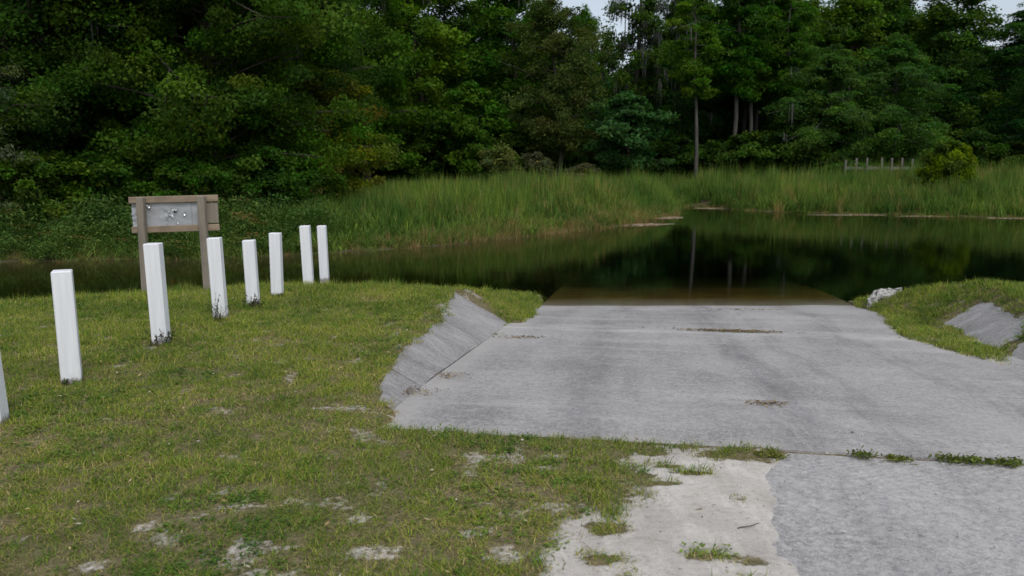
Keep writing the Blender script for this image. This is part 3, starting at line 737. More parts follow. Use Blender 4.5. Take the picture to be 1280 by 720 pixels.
    return dict(trunk=tb.mesh('trunk', True), crown=crown, moss=ms)
def put_tree(kit, name, x, y, rz, s, label, cat='tree', group=None, leafm=None, bark=None, z=None):
    zz = float(ground_z(np.array([x]), np.array([y]))[0]) if z is None else z
    e = empty(name, (x, y, zz), rz, s); tag(e, label, cat, group)
    obj('trunk', kit['trunk'], bark or M_bark, e); obj('crown', kit['crown'], leafm or M_leaf, e)
    if kit['moss'] is not None: tag(obj('moss', kit['moss'], M_moss, e), kind='stuff')
    return e
OAK = [(.045, .085, .020), (.055, .10, .022), (.038, .07, .02)]
MAP = [(.055, .115, .022), (.07, .135, .025), (.05, .095, .02)]
CYP = [(.048, .100, .028), (.06, .12, .03), (.04, .085, .028)]
OLV = [(.052, .078, .024), (.045, .070, .022), (.062, .080, .027)]
K_oak = make_tree(301, 18, 5.2, .22, .30, 'broad', 46, 6, 105, (.30, .20), 1.05, .6, OAK)
K_oak2 = make_tree(302, 18, 4.6, .15, .28, 'broad', 50, 6, 95, (.30, .20), .95, .6, MAP, moss=14)
K_cyp = make_tree(303, 17, 4.0, .20, .26, 'cypress', 56, 7, 115, (.30, .10), .95, .42, CYP, moss=16)
K_cyp2 = make_tree(304, 12, 4.2, .12, .24, 'cypress', 56, 8, 120, (.28, .09), .90, .42, CYP, moss=10)
K_moss = make_tree(305, 21, 3.6, .35, .34, 'broad', 40, 5, 80, (.30, .16), .85, .6, OAK, moss=150)
K_olv = make_tree(306, 13.5, 4.2, .18, .22, 'broad', 60, 6, 100, (.22, .13), .80, .6, OLV)
K_under = make_tree(307, 4.6, 2.6, .06, .07, 'broad', 26, 5, 100, (.26, .16), .65, .55, OAK)
K_small = make_tree(308, 7.2, 2.6, .25, .10, 'broad', 26, 5, 110, (.30, .18), .7, .45, [(.036, .088, .032), (.03, .075, .028)])
K_small2 = make_tree(318, 7.2, 2.4, .25, .10, 'broad', 26, 5, 110, (.30, .18), .7, .5, MAP)
K_pine = make_tree(309, 25, 3.0, .62, .24, 'slim', 22, 5, 90, (.30, .07), .8, .5, OAK)

def far(kit, name, px, Y, s, label, group=None, rz=None, **kw):
    return put_tree(kit, name, gx(px, Y), Y, rng.uniform(0, 6.28) if rz is None else rz, s, label, group=group, **kw)
# trees that stand out along the far side of the marsh
K_slim = make_tree(310, 15.5, 2.1, .50, .15, 'slim', 24, 4, 80, (.34, .11), .7, .4, MAP, moss=6)
far(K_slim, 'cypress_tree', 871, 60, 1.0, 'slender cypress with a bare pale trunk and moss tufts at the marsh edge', bark=M_barkc)
K_lean = make_tree(311, 18.5, 2.7, .45, .19, 'slim', 34, 5, 95, (.36, .12), .85, .42, MAP, moss=3)
far(K_lean, 'cypress_tree', 913, 63, (1, 1, 1.0), 'tall thin cypress with a bright green top beside the slender mossy cypress', bark=M_barkc)
for k, (px, Y, s) in enumerate(((934, 66, 1.0), (943, 68, .95), (930, 70, 1.02), (975, 66, .9))):
    far(K_lean, 'cypress_tree', px, Y, s, 'thin straight cypress trunk in the cluster between the two pale cypresses and the round ones', 'cluster of thin cypress trunks', bark=M_barkc)
far(K_cyp2, 'cypress_tree', 1035, 61, (.95, .95, .93), 'feathery cypress with a rounded crown left of the boardwalk posts', bark=M_barkc)
far(K_cyp2, 'cypress_tree', 1112, 62, (1.08, 1.08, 1.0), 'broad pale green cypress with a domed crown rising behind the boardwalk posts', bark=M_barkc)
far(K_oak, 'broadleaf_tree', 1195, 74, (1.1, 1.1, 1.0), 'dark dense tree behind the yellow green bush', leafm=M_leafd)
far(K_cyp, 'cypress_tree', 1258, 72, (1.15, 1.15, .97), 'dark cypress at the lower right end of the wood under open sky', leafm=M_leafd, bark=M_barkc)
far(K_cyp, 'cypress_tree', 1320, 64, (1.0, 1.0, .8), 'dark drooping cypress beyond the right end of the reeds', leafm=M_leafd, bark=M_barkc)
far(K_moss, 'broadleaf_tree', 795, 68, (.85, .85, 1.0), 'tall dark tree draped with grey hanging moss beside the sky gap', leafm=M_leafd)
far(K_olv, 'broadleaf_tree', 698, 60, (.9, .9, 1.05), 'brownish olive tree standing in front of the sky gap')
far(K_small, 'small_tree', 783, 57, 1.0, 'small bluish green tree with a layered crown low before the mossy tree')
far(K_oak2, 'broadleaf_tree', 640, 67, (1.0, 1.0, .98), 'tall green tree left of the olive brown tree')
far(K_oak2, 'broadleaf_tree', 522, 64, (1.02, 1.02, .95), 'bright green tree with mossy limbs above the left of the reed bed')
far(K_oak, 'broadleaf_tree', 572, 72, (1, 1, 1.05), 'tall tree with sky showing through its limbs behind the reeds', leafm=M_leafd)
far(K_small2, 'small_tree', 590, 58, (.95, .95, 1.1), 'small bright green tree below the tall trees with sky gaps')
far(K_pine, 'pine_tree', 598, 92, 1.0, 'tall pine with a bare trunk standing behind the wood')
far(K_oak2, 'broadleaf_tree', 462, 58, (.9, .9, .95), 'green tree of the far bank between the yellowish young tree and the bright mossy one')
far(K_cyp, 'cypress_tree', 850, 70, (.95, .95, 1.08), 'tall full cypress right behind the slender mossy cypress', bark=M_barkc)
far(K_cyp, 'cypress_tree', 960, 72, (1.1, 1.1, 1.1), 'tall full cypress behind the cluster of thin trunks', bark=M_barkc)
far(K_oak, 'broadleaf_tree', 1075, 78, (1, 1, 1.08), 'tall dark tree looking over the domed cypresses', leafm=M_leafd)
# the wood behind, tree by tree
ZONES = ((150, 'behind the left bank trees'), (420, 'behind the big leafy tree'), (500, 'behind the yellowish young tree'), (610, 'behind the bright mossy green tree'), (680, 'left of the olive brown tree'), (745, 'behind the olive brown tree'),
         (815, 'behind the moss draped tree'), (890, 'behind the slender mossy cypress'), (990, 'behind the cluster of thin trunks'), (1070, 'behind the feathery round cypress'), (1150, 'behind the boardwalk'), (1230, 'behind the yellow green bush'), (9999, 'at the right end of the wood'))
def zone(px): return next(t for a, t in ZONES if px < a)
def wood_label(k, row, px):
    kind = {id(K_oak): 'dark round crowned tree', id(K_oak2): 'dark mossy leafy tree', id(K_cyp): 'dark feathery cypress'}[id(k)]
    return '%s of the %s, %s' % (kind, ('second row', 'third row', 'rear row')[row], zone(px))
r = np.random.default_rng(77); kits = [K_oak, K_oak2, K_cyp, K_oak, K_cyp]
for row, (Y0, step, px0, px1) in enumerate(((80, 48, -120, 1480), (92, 46, 140, 1460), (106, 44, 240, 1440))):
    px = px0
    while px < px1:
        if not 700 < px < 822:
            k = kits[r.integers(0, 5)]; h = r.uniform(.88, 1.12) * (1.0 + .07 * row)
            if px > 1120: h = max(.86, min(h * .9, .95))
            if 530 < px < 655: h = min(h, (.93, .99, 1.06)[row])
            far(k, 'forest_tree', px + r.uniform(-10, 10), Y0 + r.uniform(-4, 4), (r.uniform(.95, 1.2),) * 2 + (h,),
                wood_label(k, row, px), 'trees of the far wood', rz=r.uniform(0, 6.28), leafm=M_leafd, bark=M_bark)
        px += step * r.uniform(.8, 1.2)
far(K_oak, 'forest_tree', 757, 104, (.55, .55, 1.0), 'thin dark tree far back, half closing the sky gap', 'trees of the far wood', leafm=M_leafd)
far(K_oak2, 'forest_tree', 722, 88, (.72, .72, 1.06), 'tall narrow dark tree rising behind the olive brown tree', 'trees of the far wood', leafm=M_leafd)
for px, Y, s, lb in ((742, 76, 1.35, 'dark tree closing the foot of the sky gap, on the olive brown tree side'), (772, 80, 1.25, 'dark tree low in the middle of the sky gap'), (808, 78, 1.75, 'dark tree low behind the moss draped tree'), (715, 84, 1.9, 'dark tree low behind the olive brown tree'),
                     (748, 92, 1.5, 'rear dark tree under the sky gap, olive brown tree side'), (790, 96, 1.8, 'rear dark tree under the sky gap, moss tree side')):
    far(K_small, 'forest_tree', px, Y, (s * .9, s * .9, s), lb, 'trees of the far wood', leafm=M_leafd)
for row, (Y0, step) in enumerate(((64, 40), (76, 36), (90, 34))):
    px = 430 if row == 0 else 300
    while px < 1420:
        s = r.uniform(.75, 1.15) * (1 + .25 * row)
        far(K_under, 'understory_shrub', px, Y0 + r.uniform(-3, 3), (s * 1.15, s * 1.15, s), 'dark leafy shrub %s, %s' % (('at the marsh edge', 'under the front trees', 'deep in the shade')[row], zone(px)), 'shrubs under the far trees', rz=r.uniform(0, 6.28), leafm=M_leafd)
        px += step * r.uniform(.7, 1.3)

# nearer trees on the left bank
NEARG = [(.050, .098, .020), (.06, .118, .022), (.042, .08, .02), (.075, .12, .026)]
K_left = make_tree(320, 13.5, 5.0, .08, .2, 'broad', 96, 9, 215, (.135, .088), .74, .6, NEARG, moss=26)
K_left2 = make_tree(321, 13, 4.6, .08, .2, 'broad', 90, 9, 200, (.135, .088), .74, .6, [(.040, .085, .020), (.052, .10, .022), (.035, .068, .02)], moss=20)
def nearT(kit, name, px, Y, s, label, rz, **kw): return put_tree(kit, name, gx(px, Y), Y, rz, s, label, **kw)
nearT(K_left, 'broadleaf_tree', 262, 28.5, (1, 1, 1), 'big leafy tree with low branches on the bank behind the wooden sign', 1.0)
nearT(K_left2, 'broadleaf_tree', 60, 28, (1, 1, 1), 'big dark tree left of the one behind the sign', 2.1, leafm=M_leafd)
nearT(K_left2, 'broadleaf_tree', 160, 34, (1.1, 1.1, 1.12), 'tall dark tree standing behind and between the two big bank trees', 4.4, leafm=M_leafd)
nearT(K_left, 'broadleaf_tree', -90, 32, (1.1, 1.1, 1.1), 'dark tree at the far left end of the bank', 3.3, leafm=M_leafd)
K_yel = make_tree(322, 6.2, 2.3, .06, .10, 'broad', 44, 6, 120, (.17, .10), .5, .6, [(.10, .125, .022), (.075, .115, .02), (.12, .115, .03), (.055, .09, .02)])
nearT(K_yel, 'young_tree', 408, 33, (1, 1, .95), 'yellowish green young tree at the left end of the reeds', .5)
nearT(K_left2, 'broadleaf_tree', 385, 42, (.85, .85, 1.05), 'green tree behind the yellowish young tree', .9)
nearT(K_left, 'broadleaf_tree', 300, 46, (1.0, 1.0, 1.2), 'tall tree behind the big leafy tree of the left bank', 5.0, leafm=M_leafd)
nearT(K_left2, 'broadleaf_tree', 60, 46, (1.1, 1.1, 1.2), 'tall dark tree behind the left bank trees', 5.9, leafm=M_leafd)
K_grey = make_tree(323, 6.0, 1.9, .12, .10, 'broad', 36, 5, 100, (.10, .045), .45, .6, [(.13, .155, .10), (.10, .125, .075), (.11, .13, .05)])
nearT(K_grey, 'small_tree', -62, 22.5, 1.0, 'small pale grey green tree whose branch ends show at the edge of the left bank', 1.7)
K_sh = make_tree(324, 2.6, 1.5, .04, .05, 'broad', 26, 5, 95, (.17, .10), .42, .6, NEARG)
for px, Y, s, lb in ((232, 25.5, .85, 'bright green leafy shrub on the bank right behind the wooden sign'), (40, 24.2, .9, 'dark leafy shrub at the left end of the bank'),
                     (120, 25.8, .9, 'leafy shrub at the foot of the big dark tree'), (330, 27.5, .95, 'leafy shrub right of the sign under the big leafy tree'),
                     (395, 29.5, .75, 'low shrub at the foot of the yellowish young tree'), (180, 28, 1.1, 'leafy shrub in the shade between the two big bank trees'), (-20, 27, 1.1, 'leafy shrub under the dark tree at the far left'), (290, 30.5, 1.1, 'dark shrub under the middle of the big leafy tree')):
    nearT(K_sh, 'bank_shrub', px, Y, s, lb, rng.uniform(0, 6.28), cat='shrub')
# bushes in the marsh
K_yb = make_tree(330, 3.2, 1.7, .05, .06, 'broad', 34, 6, 110, (.20, .09), .45, .7, [(.105, .15, .02), (.08, .13, .02), (.045, .08, .02)])
put_tree(K_yb, 'marsh_bush', gx(1186, 46), 46, .7, (.85, .85, 1.06), 'yellow green rounded bush standing in the reeds', 'bush')
K_ob = make_tree(331, 2.6, 1.1, .10, .05, 'broad', 26, 5, 100, (.15, .07), .36, .7, [(.14, .16, .055), (.12, .145, .05), (.10, .12, .05)])
put_tree(K_ob, 'marsh_bush', gx(625, 42), 42, .2, (1, 1, 1.12), 'pale olive bush poking above the middle of the reeds', 'bush')
K_bb = make_tree(332, 2.5, 1.2, .10, .05, 'broad', 26, 5, 90, (.15, .07), .36, .6, [(.10, .095, .06), (.085, .09, .05), (.12, .13, .05)])
put_tree(K_bb, 'marsh_bush', gx(672, 44), 44, 1.2, (1, 1, 1.08), 'brownish bush beside the pale olive bush in the reeds', 'bush')
put_tree(K_bb, 'marsh_bush', gx(726, 50), 50, 3.0, (.9, .9, .85), 'small grey green bush in the reeds below the olive brown tree', 'bush')

# ------------------------------------------------------------------ white posts
POSTS = [((-31, 365), (-7, 529), 12, 'white square post leaning at the landward end of the row'), ((77, 338), (90, 477), 24, 'white square post turned corner on, second from the landward end'),
         ((191, 304), (202, 429), 6, 'white square post before the left leg of the wooden sign'), ((268, 297), (276, 397), 6, 'white square post with weeds at its foot beside the right leg of the sign'),
         ((311, 300), (317, 381), 8, 'shorter white square post with dark weeds round its foot'), ((344, 291), (347, 370), 3, 'upright white square post after the shorter weedy one'),
         ((381, 282), (386, 357), 4, 'tall slim white post, last but one towards the water'), ((402, 282), (406, 350), 4, 'white square post at the water end of the row')]
post_at = []
for k, (tp, bt, rz, lb) in enumerate(POSTS):
    b = gp(*bt, 0.0); zg = float(ground_z(b[:1], b[1:2])[0]); b = gp(*bt, zg)
    t = gd(*tp, b[1]); ax = t - b; L = float(np.linalg.norm(ax)); s = .068
    mb = MB(); mb.box(-s, s, -s, s, -.12, L, .008)
    me = mb.mesh('post'); V = np.array([v.co[:] for v in me.vertices]); n_ = np.random.default_rng(k).normal(0, .0012, V.shape); me.vertices.foreach_set('co', (V + n_).astype(np.float32).ravel())
    q = Vector(ax).to_track_quat('Z', 'Y'); o = obj('white_post', me, M_paint, loc=b)
    o.rotation_mode = 'QUATERNION'; o.rotation_quaternion = Vector((0, 0, 1)).rotation_difference(Vector(ax)) @ Matrix.Rotation(math.radians(rz), 3, 'Z').to_quaternion()
    tag(o, lb, 'post', 'white posts along the lawn'); post_at.append(b)

# ------------------------------------------------------------------ wooden sign seen from behind
sl, sr = gp(185, 361, -.03), gp(261.5, 358, -.03)
sy = (sl[1] + sr[1]) / 2
def onb(px, py, dy=0.0): return gd(px, py, sy + dy)
sg = tag(empty('wooden_sign', ((sl[0] + sr[0]) / 2, sy, -.03)), 'weathered wooden sign board on two posts, its grey sheet torn', 'sign')
base = np.array([(sl[0] + sr[0]) / 2, sy, -.03])
def beam(name, p0, p1, wx_, dpt, dy, mat, bev=.006, label=None):
    """a squared timber between two photo points, wx_ wide in the plane of the sign"""
    a, b = onb(*p0) - base, onb(*p1) - base; a[1] = b[1] = dy
    d = b - a; L = np.linalg.norm(d); d /= L; n_ = np.array([0, 1., 0]); s = np.cross(n_, d)
    vert = abs(d[2]) > .7
    mb = MB()
    if vert: mb.box(-wx_ / 2, wx_ / 2, -dpt / 2, dpt / 2, 0, L, bev); Mx = np.eye(4); Mx[:3, 0] = s; Mx[:3, 1] = n_; Mx[:3, 2] = d
    else: mb.box(0, L, -dpt / 2, dpt / 2, -wx_ / 2, wx_ / 2, bev); Mx = np.eye(4); Mx[:3, 0] = d; Mx[:3, 1] = n_; Mx[:3, 2] = np.cross(d, n_)
    o = obj(name, mb.mesh(name), mat, sg, a); o.rotation_euler = Matrix(Mx[:3, :3].tolist()).to_euler()
    if label: o['label'] = label
    return o
beam('post', (187.5, 390), (178.5, 246.5), .098, .09, -.075, M_grey)
beam('post', (264.3, 387), (254, 245), .098, .09, -.075, M_grey)
beam('rail', (161, 250.5), (272.5, 247.5), .092, .035, 0, M_greyx)
beam('rail', (165, 287.5), (274.5, 284), .092, .035, 0, M_greyx)
beam('end_board', (265.5, 279.0), (264.0, 253.0), .17, .02, .012, M_grey)
# crumpled grey sheet
def mat_sheet():
    m = NT('grey_sheet'); o = m.objc()
    c = m.mix(m.noise(o, 5, 5), (.33, .34, .36), (.44, .45, .47))
    sep = m.n('ShaderNodeSeparateXYZ'); m.l(o, sep.inputs[0])
    seam = m.ramp(m.math('MULTIPLY', m.math('ABSOLUTE', m.math('SUBTRACT', sep.outputs[0], .235)), 30), [(.1, 1), (.5, 0)])
    c = m.mix(m.math('MULTIPLY', seam, .5), c, (.22, .22, .23))
    return m.done(m.bsdf(c, .45, .4, m.bump(m.noise(o, 14, 4), .25, .01), .25))
M_sheet = mat_sheet()
M_foil = NT('torn_foil'); M_foil = M_foil.done(M_foil.bsdf((.78, .79, .82), .25, .6, None, .6))
a, b, c, d = [onb(*p) - base for p in ((163, 253), (252, 251), (254.5, 285), (166, 287.5))]
us, vs = np.linspace(0, 1, 60), np.linspace(0, 1, 24); U, Vv = np.meshgrid(us, vs); U, Vv = U.ravel(), Vv.ravel()
Pt = (a * (1 - Vv)[:, None] * (1 - U)[:, None] + b * ((1 - Vv) * U)[:, None] + c * (Vv * U)[:, None] + d * (Vv * (1 - U))[:, None])
Pt[:, 1] = .022 + fbm(U * 3, Vv * 1.5, 1.6, 3, 91) * .006 + fbm(U * 30, Vv * 12, 1, 3, 92) * .010 * (smooth(.12, .02, U) + smooth(.16, .05, np.hypot(U - .50, (Vv - .5) * .5)))
ii_ = np.arange(60 * 24).reshape(24, 60); q = np.stack([ii_[:-1, :-1], ii_[1:, :-1], ii_[1:, 1:], ii_[:-1, 1:]], -1).reshape(-1, 4)
back = Pt.copy(); back[:, 1] += .004
sheet = obj('sheet', mesh_from('sheet', np.concatenate([Pt, back]), np.concatenate([q, q[:, ::-1] + 60 * 24]), None, True), M_sheet, sg); sheet['label'] = 'crumpled grey sheet with torn holes'
for k, (px, py, w_, h_, ang) in enumerate(((214, 269, 10, 3.2, -.7), (219, 262, 7, 4.5, .3), (209.5, 270, 6, 1.6, .1), (222, 277, 2.6, 6, .2), (231, 267, 2.6, 5, -.3), (185.5, 258, 4.2, 5, .4), (208.5, 280, 1.6, 3, 0), (211.5, 264, 5, 2, -.2), (166, 268, 4, 3, -.4))):
    p = onb(px, py) - base; r = np.random.default_rng(500 + k); n_ = 11; an = np.linspace(0, 6.283, n_, False)
    rr = r.uniform(.55, 1.15, n_); sx, sz = w_ * .0112 / 2, h_ * .0112 / 2
    V = np.stack([np.cos(an) * rr * sx, -.016 - .018 * r.uniform(0, 1, n_), np.sin(an) * rr * sz], -1)
    ca, sa = math.cos(ang), math.sin(ang); V = np.stack([V[:, 0] * ca - V[:, 2] * sa, V[:, 1], V[:, 0] * sa + V[:, 2] * ca], -1)
    V = np.concatenate([V, [[0, -.004, 0]]]); F3 = [[i, (i + 1) % n_, n_] for i in range(n_)]
    obj('foil_scrap', mesh_from('foil_scrap', V, [np.array(F3)]), M_foil, sheet, (p[0], .02, p[2]))
hole = MB(); an = np.linspace(0, 6.283, 9, False); p = onb(218.5, 264.5) - base
hole.add(np.stack([np.cos(an) * .02 * np.random.default_rng(3).uniform(.6, 1.3, 9), 0 * an - .012, np.sin(an) * .022 * np.random.default_rng(4).uniform(.5, 1.3, 9)], -1), None, [[0, i, i + 1] for i in range(1, 8)])
obj('tear', hole.mesh('tear'), mat_plain('dark_tear', (.02, .02, .02), (.03, .03, .03)), sheet, (p[0], .004, p[2]))

# ------------------------------------------------------------------ boardwalk posts beyond the reeds
BY = 57.0
bw = gd(1100, 208, BY); bz = float(ground_z(np.array([bw[0]]), np.array([BY]))[0])
bwk = tag(empty('boardwalk', (bw[0], BY, bz)), 'grey wooden boardwalk with a row of posts at the edge of the wood', 'boardwalk')
M_dock = mat_wood('dock_wood', (.11, .102, .092), (.20, .188, .17))
for k, px in enumerate((1057, 1070.8, 1084, 1102.7, 1115, 1128, 1141)):
    p = gd(px, (200, 197.5, 197.5, 197, 197.5, 197.5, 198.5)[k], BY); mb = MB(); mb.box(-.06, .06, -.06, .06, 0, p[2] - bz, .01)
    obj('post', mb.mesh('post'), M_dock, bwk, (p[0] - bw[0], 0, 0))
x0, x1 = gd(1055, 208, BY)[0] - bw[0], gd(1146, 208, BY)[0] - bw[0]; zt = bw[2] - bz
mb = MB(); mb.box(x0, x1, .075, .12, zt - .22, zt - .05); obj('stringer', mb.mesh('stringer'), M_dock, bwk)
pm = MB(); pm.box(-.066, .066, .13, 1.5, 0, .04); pm = pm.mesh('plank')
for k in range(int((x1 - x0) / .145)): obj('plank', pm, M_dock, bwk, (x0 + .07 + k * .145, 0, zt - .05))

# ------------------------------------------------------------------ limestone boulder at the ramp's right rim
import bmesh
bm = bmesh.new(); bmesh.ops.create_icosphere(bm, subdivisions=5, radius=1)
for v in bm.verts:
    p = v.co.copy(); n1 = mnoise.fractal(p * 1.3 + Vector((3, 1, 7)), 1, 2, 5); n2 = mnoise.fractal(p * 5, .8, 2, 4)
    cellv = mnoise.cell(p * 6)
    v.co = p * (1 + .30 * n1 + .10 * n2 - .015 * cellv); v.co.x *= .40; v.co.y *= .26; v.co.z = v.co.z * .20
me = bpy.data.meshes.new('boulder'); bm.to_mesh(me); bm.free()
m = NT('limestone'); o_ = m.objc(); nn = m.noise(o_, 9, 6, .7)
c = m.mix(m.ramp(nn, [(.40, 0), (.52, 1)]), (.06, .055, .045), (.45, .44, .415)); c = m.mix(m.ramp(m.noise(o_, 4, 4), [(.55, 0), (.7, .6)]), c, (.22, .22, .16))
M_lime = m.done(m.bsdf(c, .9, .2, m.bump(nn, .8, .04)))
p = gp(1112, 379, -.70); o = obj('boulder', me, M_lime, loc=(p[0], p[1], -.66)); o.rotation_euler = (0, -.12, .25)
tag(o, 'pitted white limestone boulder at the water where the ramp meets the right bank', 'rock')

# ------------------------------------------------------------------ weeds, litter, floating mats
def weed(seed, n, h, spread, cset, lw=(.035, .012)):
    r = np.random.default_rng(seed); mb = MB(); C, N, A = [], [], []
    for i in range(n):
        a = r.uniform(0, 6.283); rr = spread * r.uniform(0, 1); b = np.array([math.cos(a) * rr, math.sin(a) * rr, -.01])
        e = b + np.array([r.normal(0, .3) * h, r.normal(0, .3) * h, h * r.uniform(.4, 1.1)]); md = (b + e) / 2 + r.normal(0, .05, 3) * h
        mb.tube([b, md, e], [.0018, .0014, .0008], 4, np.array(cset[0]) * .8, False)
        for t in np.linspace(.15, 1, 9):
            q = b * (1 - t) ** 2 + 2 * md * t * (1 - t) + e * t * t; C.append(q + r.normal(0, .006, 3)); N.append(rand_unit(r, 1)[0] * .8 + np.array([0, 0, .6])); A.append(rand_unit(r, 1)[0])
    C, N, A = map(np.array, (C, N, A)); N /= np.linalg.norm(N, axis=1, keepdims=True); k = len(C)
    V, Fq = leafquads(C, N, A, lw[0] * r.uniform(.6, 1.4, k), lw[1] * r.uniform(.6, 1.4, k))
    mb.add(V, Fq, None, np.repeat(np.array(cset)[r.integers(0, len(cset), k)] * r.uniform(.7, 1.3, (k, 1)), 4, 0))
    return mb.mesh('weed')
M_weed = mat_leaf('weed_leaf', .2, .6, 1.0, .2)
def put_on(name, me, px, py, label, cat, mat, rz=0.0, z=None, dz=0.0, group=None, s=1.0):
    zz = 0.0
    for _ in range(6):
        p = gp(px, py, zz); zz = float(ground_z(p[:1], p[1:2])[0]) if z is None else float(z(p[0], p[1]))
    o = obj(name, me, mat, loc=(p[0], p[1], zz + dz)); o.rotation_euler = (0, 0, rz); o.scale = (s,) * 3
    return tag(o, label, cat, group)
DW = [(.045, .055, .03), (.06, .08, .03), (.09, .07, .06)]
GW = [(.13, .16, .045), (.17, .18, .06), (.10, .12, .04)]
put_on('weed', weed(601, 22, .15, .09, DW), 202, 431, 'dark weeds round the foot of the post before the sign left leg', 'weed', M_weed)
put_on('weed', weed(602, 15, .30, .07, DW, (.03, .01)), 272, 402, 'tall dark sprigs growing up the post beside the sign right leg', 'weed', M_weed)
put_on('weed', weed(603, 26, .17, .13, DW), 316, 385, 'dark bushy weeds round the foot of the shorter post', 'weed', M_weed)
put_on('weed', weed(604, 14, .06, .07, DW), 90, 479, 'dry short weeds at the foot of the corner on post', 'weed', M_weed)
put_on('weed', weed(606, 14, .06, .06, DW), 347, 371, 'short weeds at the foot of the upright post', 'weed', M_weed)
apz = lambda x, y: float(ramp_z(*uv(x, y)))
def strip(seed, n, length, h): 
    r = np.random.default_rng(seed); mb = MB(); C, N, A = [], [], []
    for i in range(n):
        b = np.array([r.uniform(-.5, .5) * length, r.normal(0, .018), 0]); hh = h * r.uniform(.3, 1.1)
        for j in range(7):
            t = r.uniform(0, 1); C.append(b + np.array([r.normal(0, .025), r.normal(0, .02), hh * t])); N.append(rand_unit(r, 1)[0] + np.array([0, 0, .5])); A.append(rand_unit(r, 1)[0])
    C, N, A = map(np.array, (C, N, A)); N /= np.linalg.norm(N, axis=1, keepdims=True); k = len(C)
    V, Fq = leafquads(C, N, A, .028 * r.uniform(.6, 1.5, k), .011 * r.uniform(.6, 1.4, k))
    return mesh_from('weed', V, Fq, np.repeat(np.array(GW)[r.integers(0, 3, k)] * r.uniform(.6, 1.3, (k, 1)), 4, 0))
put_on('weed', strip(611, 18, .09, .045), 1079, 571, 'small two armed weed sprouting in the concrete joint', 'weed', M_weed, -RA, apz)
put_on('weed', strip(612, 18, .11, .02), 1122, 574, 'low flat weed in the concrete joint between the sprout and the long row', 'weed', M_weed, -RA, apz)
put_on('weed', strip(613, 75, .42, .028), 1226, 577, 'long row of green weeds growing in the concrete joint', 'weed', M_weed, -RA, apz)
put_on('weed', strip(614, 24, .14, .028), 963, 570, 'weeds where the concrete joint meets the sand', 'weed', M_weed, -RA, apz)
put_on('weed', strip(615, 60, .16, .05), 591, 403, 'green weeds at the foot of the flared concrete side', 'weed', M_weed, .3, lambda x, y: float(ramp_z(*uv(x, y))) + .04)

M_lit = mat_leaf('dead_leaf', .1, .8, 1.0, .2)
LC = np.array([(.26, .19, .11), (.16, .11, .07), (.33, .27, .18), (.10, .08, .06)])
def litter(name, px, py, rx, ry, n, seed, ang=0.0, lz=(.03, .012), zfun=None, kind='stuff', cset=LC):
    r = np.random.default_rng(seed); c = gp(px, py, 0.0); zf_ = zfun or (lambda x, y: ramp_z(*uv(x, y)))
    for _ in range(6): c = gp(px, py, float(zf_(c[0], c[1])))
    u = r.normal(0, .5, n) * rx; v = r.normal(0, .5, n) * ry; x = u * math.cos(ang) - v * math.sin(ang); y = u * math.sin(ang) + v * math.cos(ang)
    z = np.array(zf_(c[0] + x, c[1] + y), float) + .006 + r.uniform(0, .012, n)
    C = np.stack([x, y, z - c[2]], -1); N = rand_unit(r, n) * .5 + np.array([0, 0, 1]); N /= np.linalg.norm(N, axis=1, keepdims=True)
    V, Fq = leafquads(C, N, rand_unit(r, n) * np.array([1, 1, .2]), lz[0] * r.uniform(.5, 1.5, n), lz[1] * r.uniform(.5, 1.5, n))
    me = mesh_from(name, V, Fq, np.repeat(cset[r.integers(0, len(cset), n)] * r.uniform(.7, 1.2, (n, 1)), 4, 0))
    return tag(obj(name, me, M_lit, loc=c), kind=kind)
litter('leaf_litter', 960, 505, .16, .10, 160, 701, 0, (.03, .01))
litter('leaf_litter', 915, 414, .62, .11, 700, 702, -RA, (.045, .016))
litter('leaf_litter', 560, 470, .16, .16, 120, 703, .6, (.03, .01), lambda x, y: ramp_z(*uv(x, y)) + .012)
litter('leaf_litter', 520, 490, .16, .18, 160, 704, .6, (.03, .01), lambda x, y: ramp_z(*uv(x, y)) + .015)
litter('leaf_litter', 655, 422, .3, .10, 90, 705, 0, (.04, .014))
litter('leaf_litter', 935, 387, .5, .08, 60, 706, 0, (.05, .018))
PC = np.array([(.55, .53, .50), (.40, .38, .35), (.22, .21, .20), (.62, .60, .57)])
# gravel chips scattered over the apron and the sand
r = np.random.default_rng(720); n = 1500
x = r.uniform(-.6, 3.6, n); y = r.uniform(2.7, 4.9, n); k = ((bare(x, y) < 0) | (sandmask(x, y) > .7)) & (np.abs(x) < y * .75); x, y = x[k], y[k]; n = len(x)
z = np.maximum(ground_z(x, y), np.where(bare(x, y) < 0, ramp_z(*uv(x, y)) + fbm(*uv(x, y), .6, 3, 61) * .008, -9)); mb = MB()
oct_v = np.array([[1, 0, 0], [-1, 0, 0], [0, 1, 0], [0, -1, 0], [0, 0, 1], [0, 0, -1]], float); oct_f = [[0, 2, 4], [2, 1, 4], [1, 3, 4], [3, 0, 4], [2, 0, 5], [1, 2, 5], [3, 1, 5], [0, 3, 5]]
for i in range(n):
    s = .0035 * r.lognormal(0, .45); V = oct_v * r.uniform(.6, 1.3, (6, 1)) * s; V[:, 2] *= .6; a = r.uniform(0, 6.28)
    V = np.stack([V[:, 0] * math.cos(a) - V[:, 1] * math.sin(a), V[:, 0] * math.sin(a) + V[:, 1] * math.cos(a), V[:, 2]], -1)
    mb.add(V + [x[i], y[i], z[i] + s * .3], None, oct_f, PC[r.integers(0, 4)])
tag(obj('gravel', mb.mesh('gravel'), M_lit), kind='stuff')
r = np.random.default_rng(731); n = 420; x = r.uniform(-3.6, 1.0, n); y = r.uniform(2.8, 7.5, n); k = (bare(x, y) > 0) & (np.abs(x) < y * .7); x, y = x[k], y[k]; n = len(x)
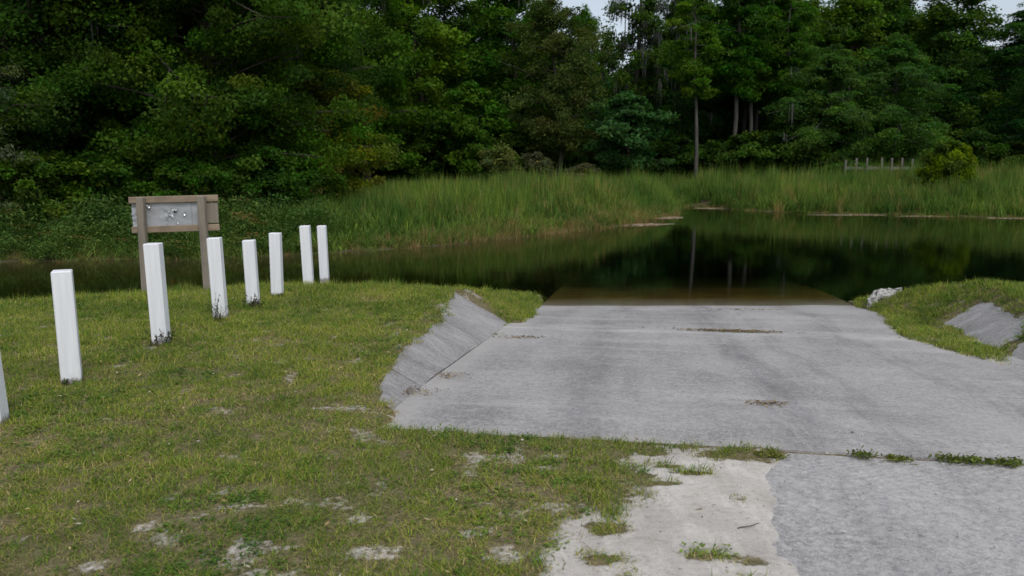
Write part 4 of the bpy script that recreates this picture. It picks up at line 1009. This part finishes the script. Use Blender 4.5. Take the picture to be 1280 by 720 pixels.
C = np.stack([x, y, ground_z(x, y) + r.uniform(.012, .04, n)], -1); N = rand_unit(r, n) * .6 + np.array([0, 0, 1.]); N /= np.linalg.norm(N, axis=1, keepdims=True)
V, Fq = leafquads(C, N, rand_unit(r, n), r.uniform(.012, .045, n), r.uniform(.006, .018, n))
cc = np.concatenate([LC * 1.3, [(.55, .50, .42), (.45, .36, .20)]]); tag(obj('fallen_leaves', mesh_from('fallen_leaves', V, Fq, np.repeat(cc[r.integers(0, len(cc), n)], 4, 0)), M_lit), kind='stuff')
tw = MB(); tw.tube([[-.07, 0, .004], [-.03, .012, .008], [.02, .015, .010], [.075, .045, .006]], [.002, .003, .0028, .0015], 6, (.10, .08, .065))
put_on('twig', tw.mesh('twig', True), 935, 662, 'short dark curved twig lying on the pale sand', 'twig', M_lit, .15)

def mat_patch(px, py, rx, ry, seed, ang, label):
    """a raft of dead stems lying on the water"""
    r = np.random.default_rng(seed); c = gp(px, py, WZ); mb = MB()
    n = 26; an = np.linspace(0, 6.283, n, False); rr = 1 + .35 * fbm(np.cos(an) * 2 + seed, np.sin(an) * 2, 1, 3, seed)
    rings = []
    for t, z in ((1.0, -.01), (.93, .006), (.6, .012), (.25, .014)): rings.append(np.stack([np.cos(an) * rx * rr * t, np.sin(an) * ry * rr * t, z + r.normal(0, .003, n)], -1))
    V = np.concatenate(rings + [[[0, 0, .014]]]); Fq = [[l * n + i, l * n + (i + 1) % n, (l + 1) * n + (i + 1) % n, (l + 1) * n + i] for l in range(3) for i in range(n)]
    F3 = [[3 * n + i, 3 * n + (i + 1) % n, 4 * n] for i in range(n)]
    mb.add(V, Fq, F3, (.20, .18, .145))
    for k in range(140):
        a = r.uniform(0, 6.28); q = math.sqrt(r.uniform(0, 1)); p = np.array([math.cos(a) * rx * q, math.sin(a) * ry * q, .015]); d = rand_unit(r, 1)[0] * np.array([1, 1, .08]); l = r.uniform(.08, .3)
        mb.tube([p - d * l / 2, p + d * l / 2], .008, 3, np.array(LC[r.integers(0, 3)]) * 1.3, False)
    o = obj('floating_debris', mb.mesh('floating_debris'), M_lit, loc=(c[0], c[1], WZ)); o.rotation_euler = (0, 0, ang)
    return tag(o, label, 'debris')
mat_patch(800, 281, 1.3, .55, 801, .45, 'raft of dead stems floating off the reed point, the larger one')
mat_patch(833, 272, .8, .7, 802, .6, 'raft of dead stems floating at the tip of the reed point')
mat_patch(885, 260.5, .9, .5, 803, .0, 'thin raft of debris floating in the inlet between the reed beds')
mat_patch(1062, 268.8, 1.8, .28, 804, -.1, 'long strip of pale debris floating along the far reeds')
mat_patch(1160, 270.5, 1.2, .22, 805, -.1, 'thin strip of debris by the far reeds below the yellow green bush')
mat_patch(1262, 273.0, 1.0, .22, 806, -.1, 'strip of debris along the far reeds towards their right end')
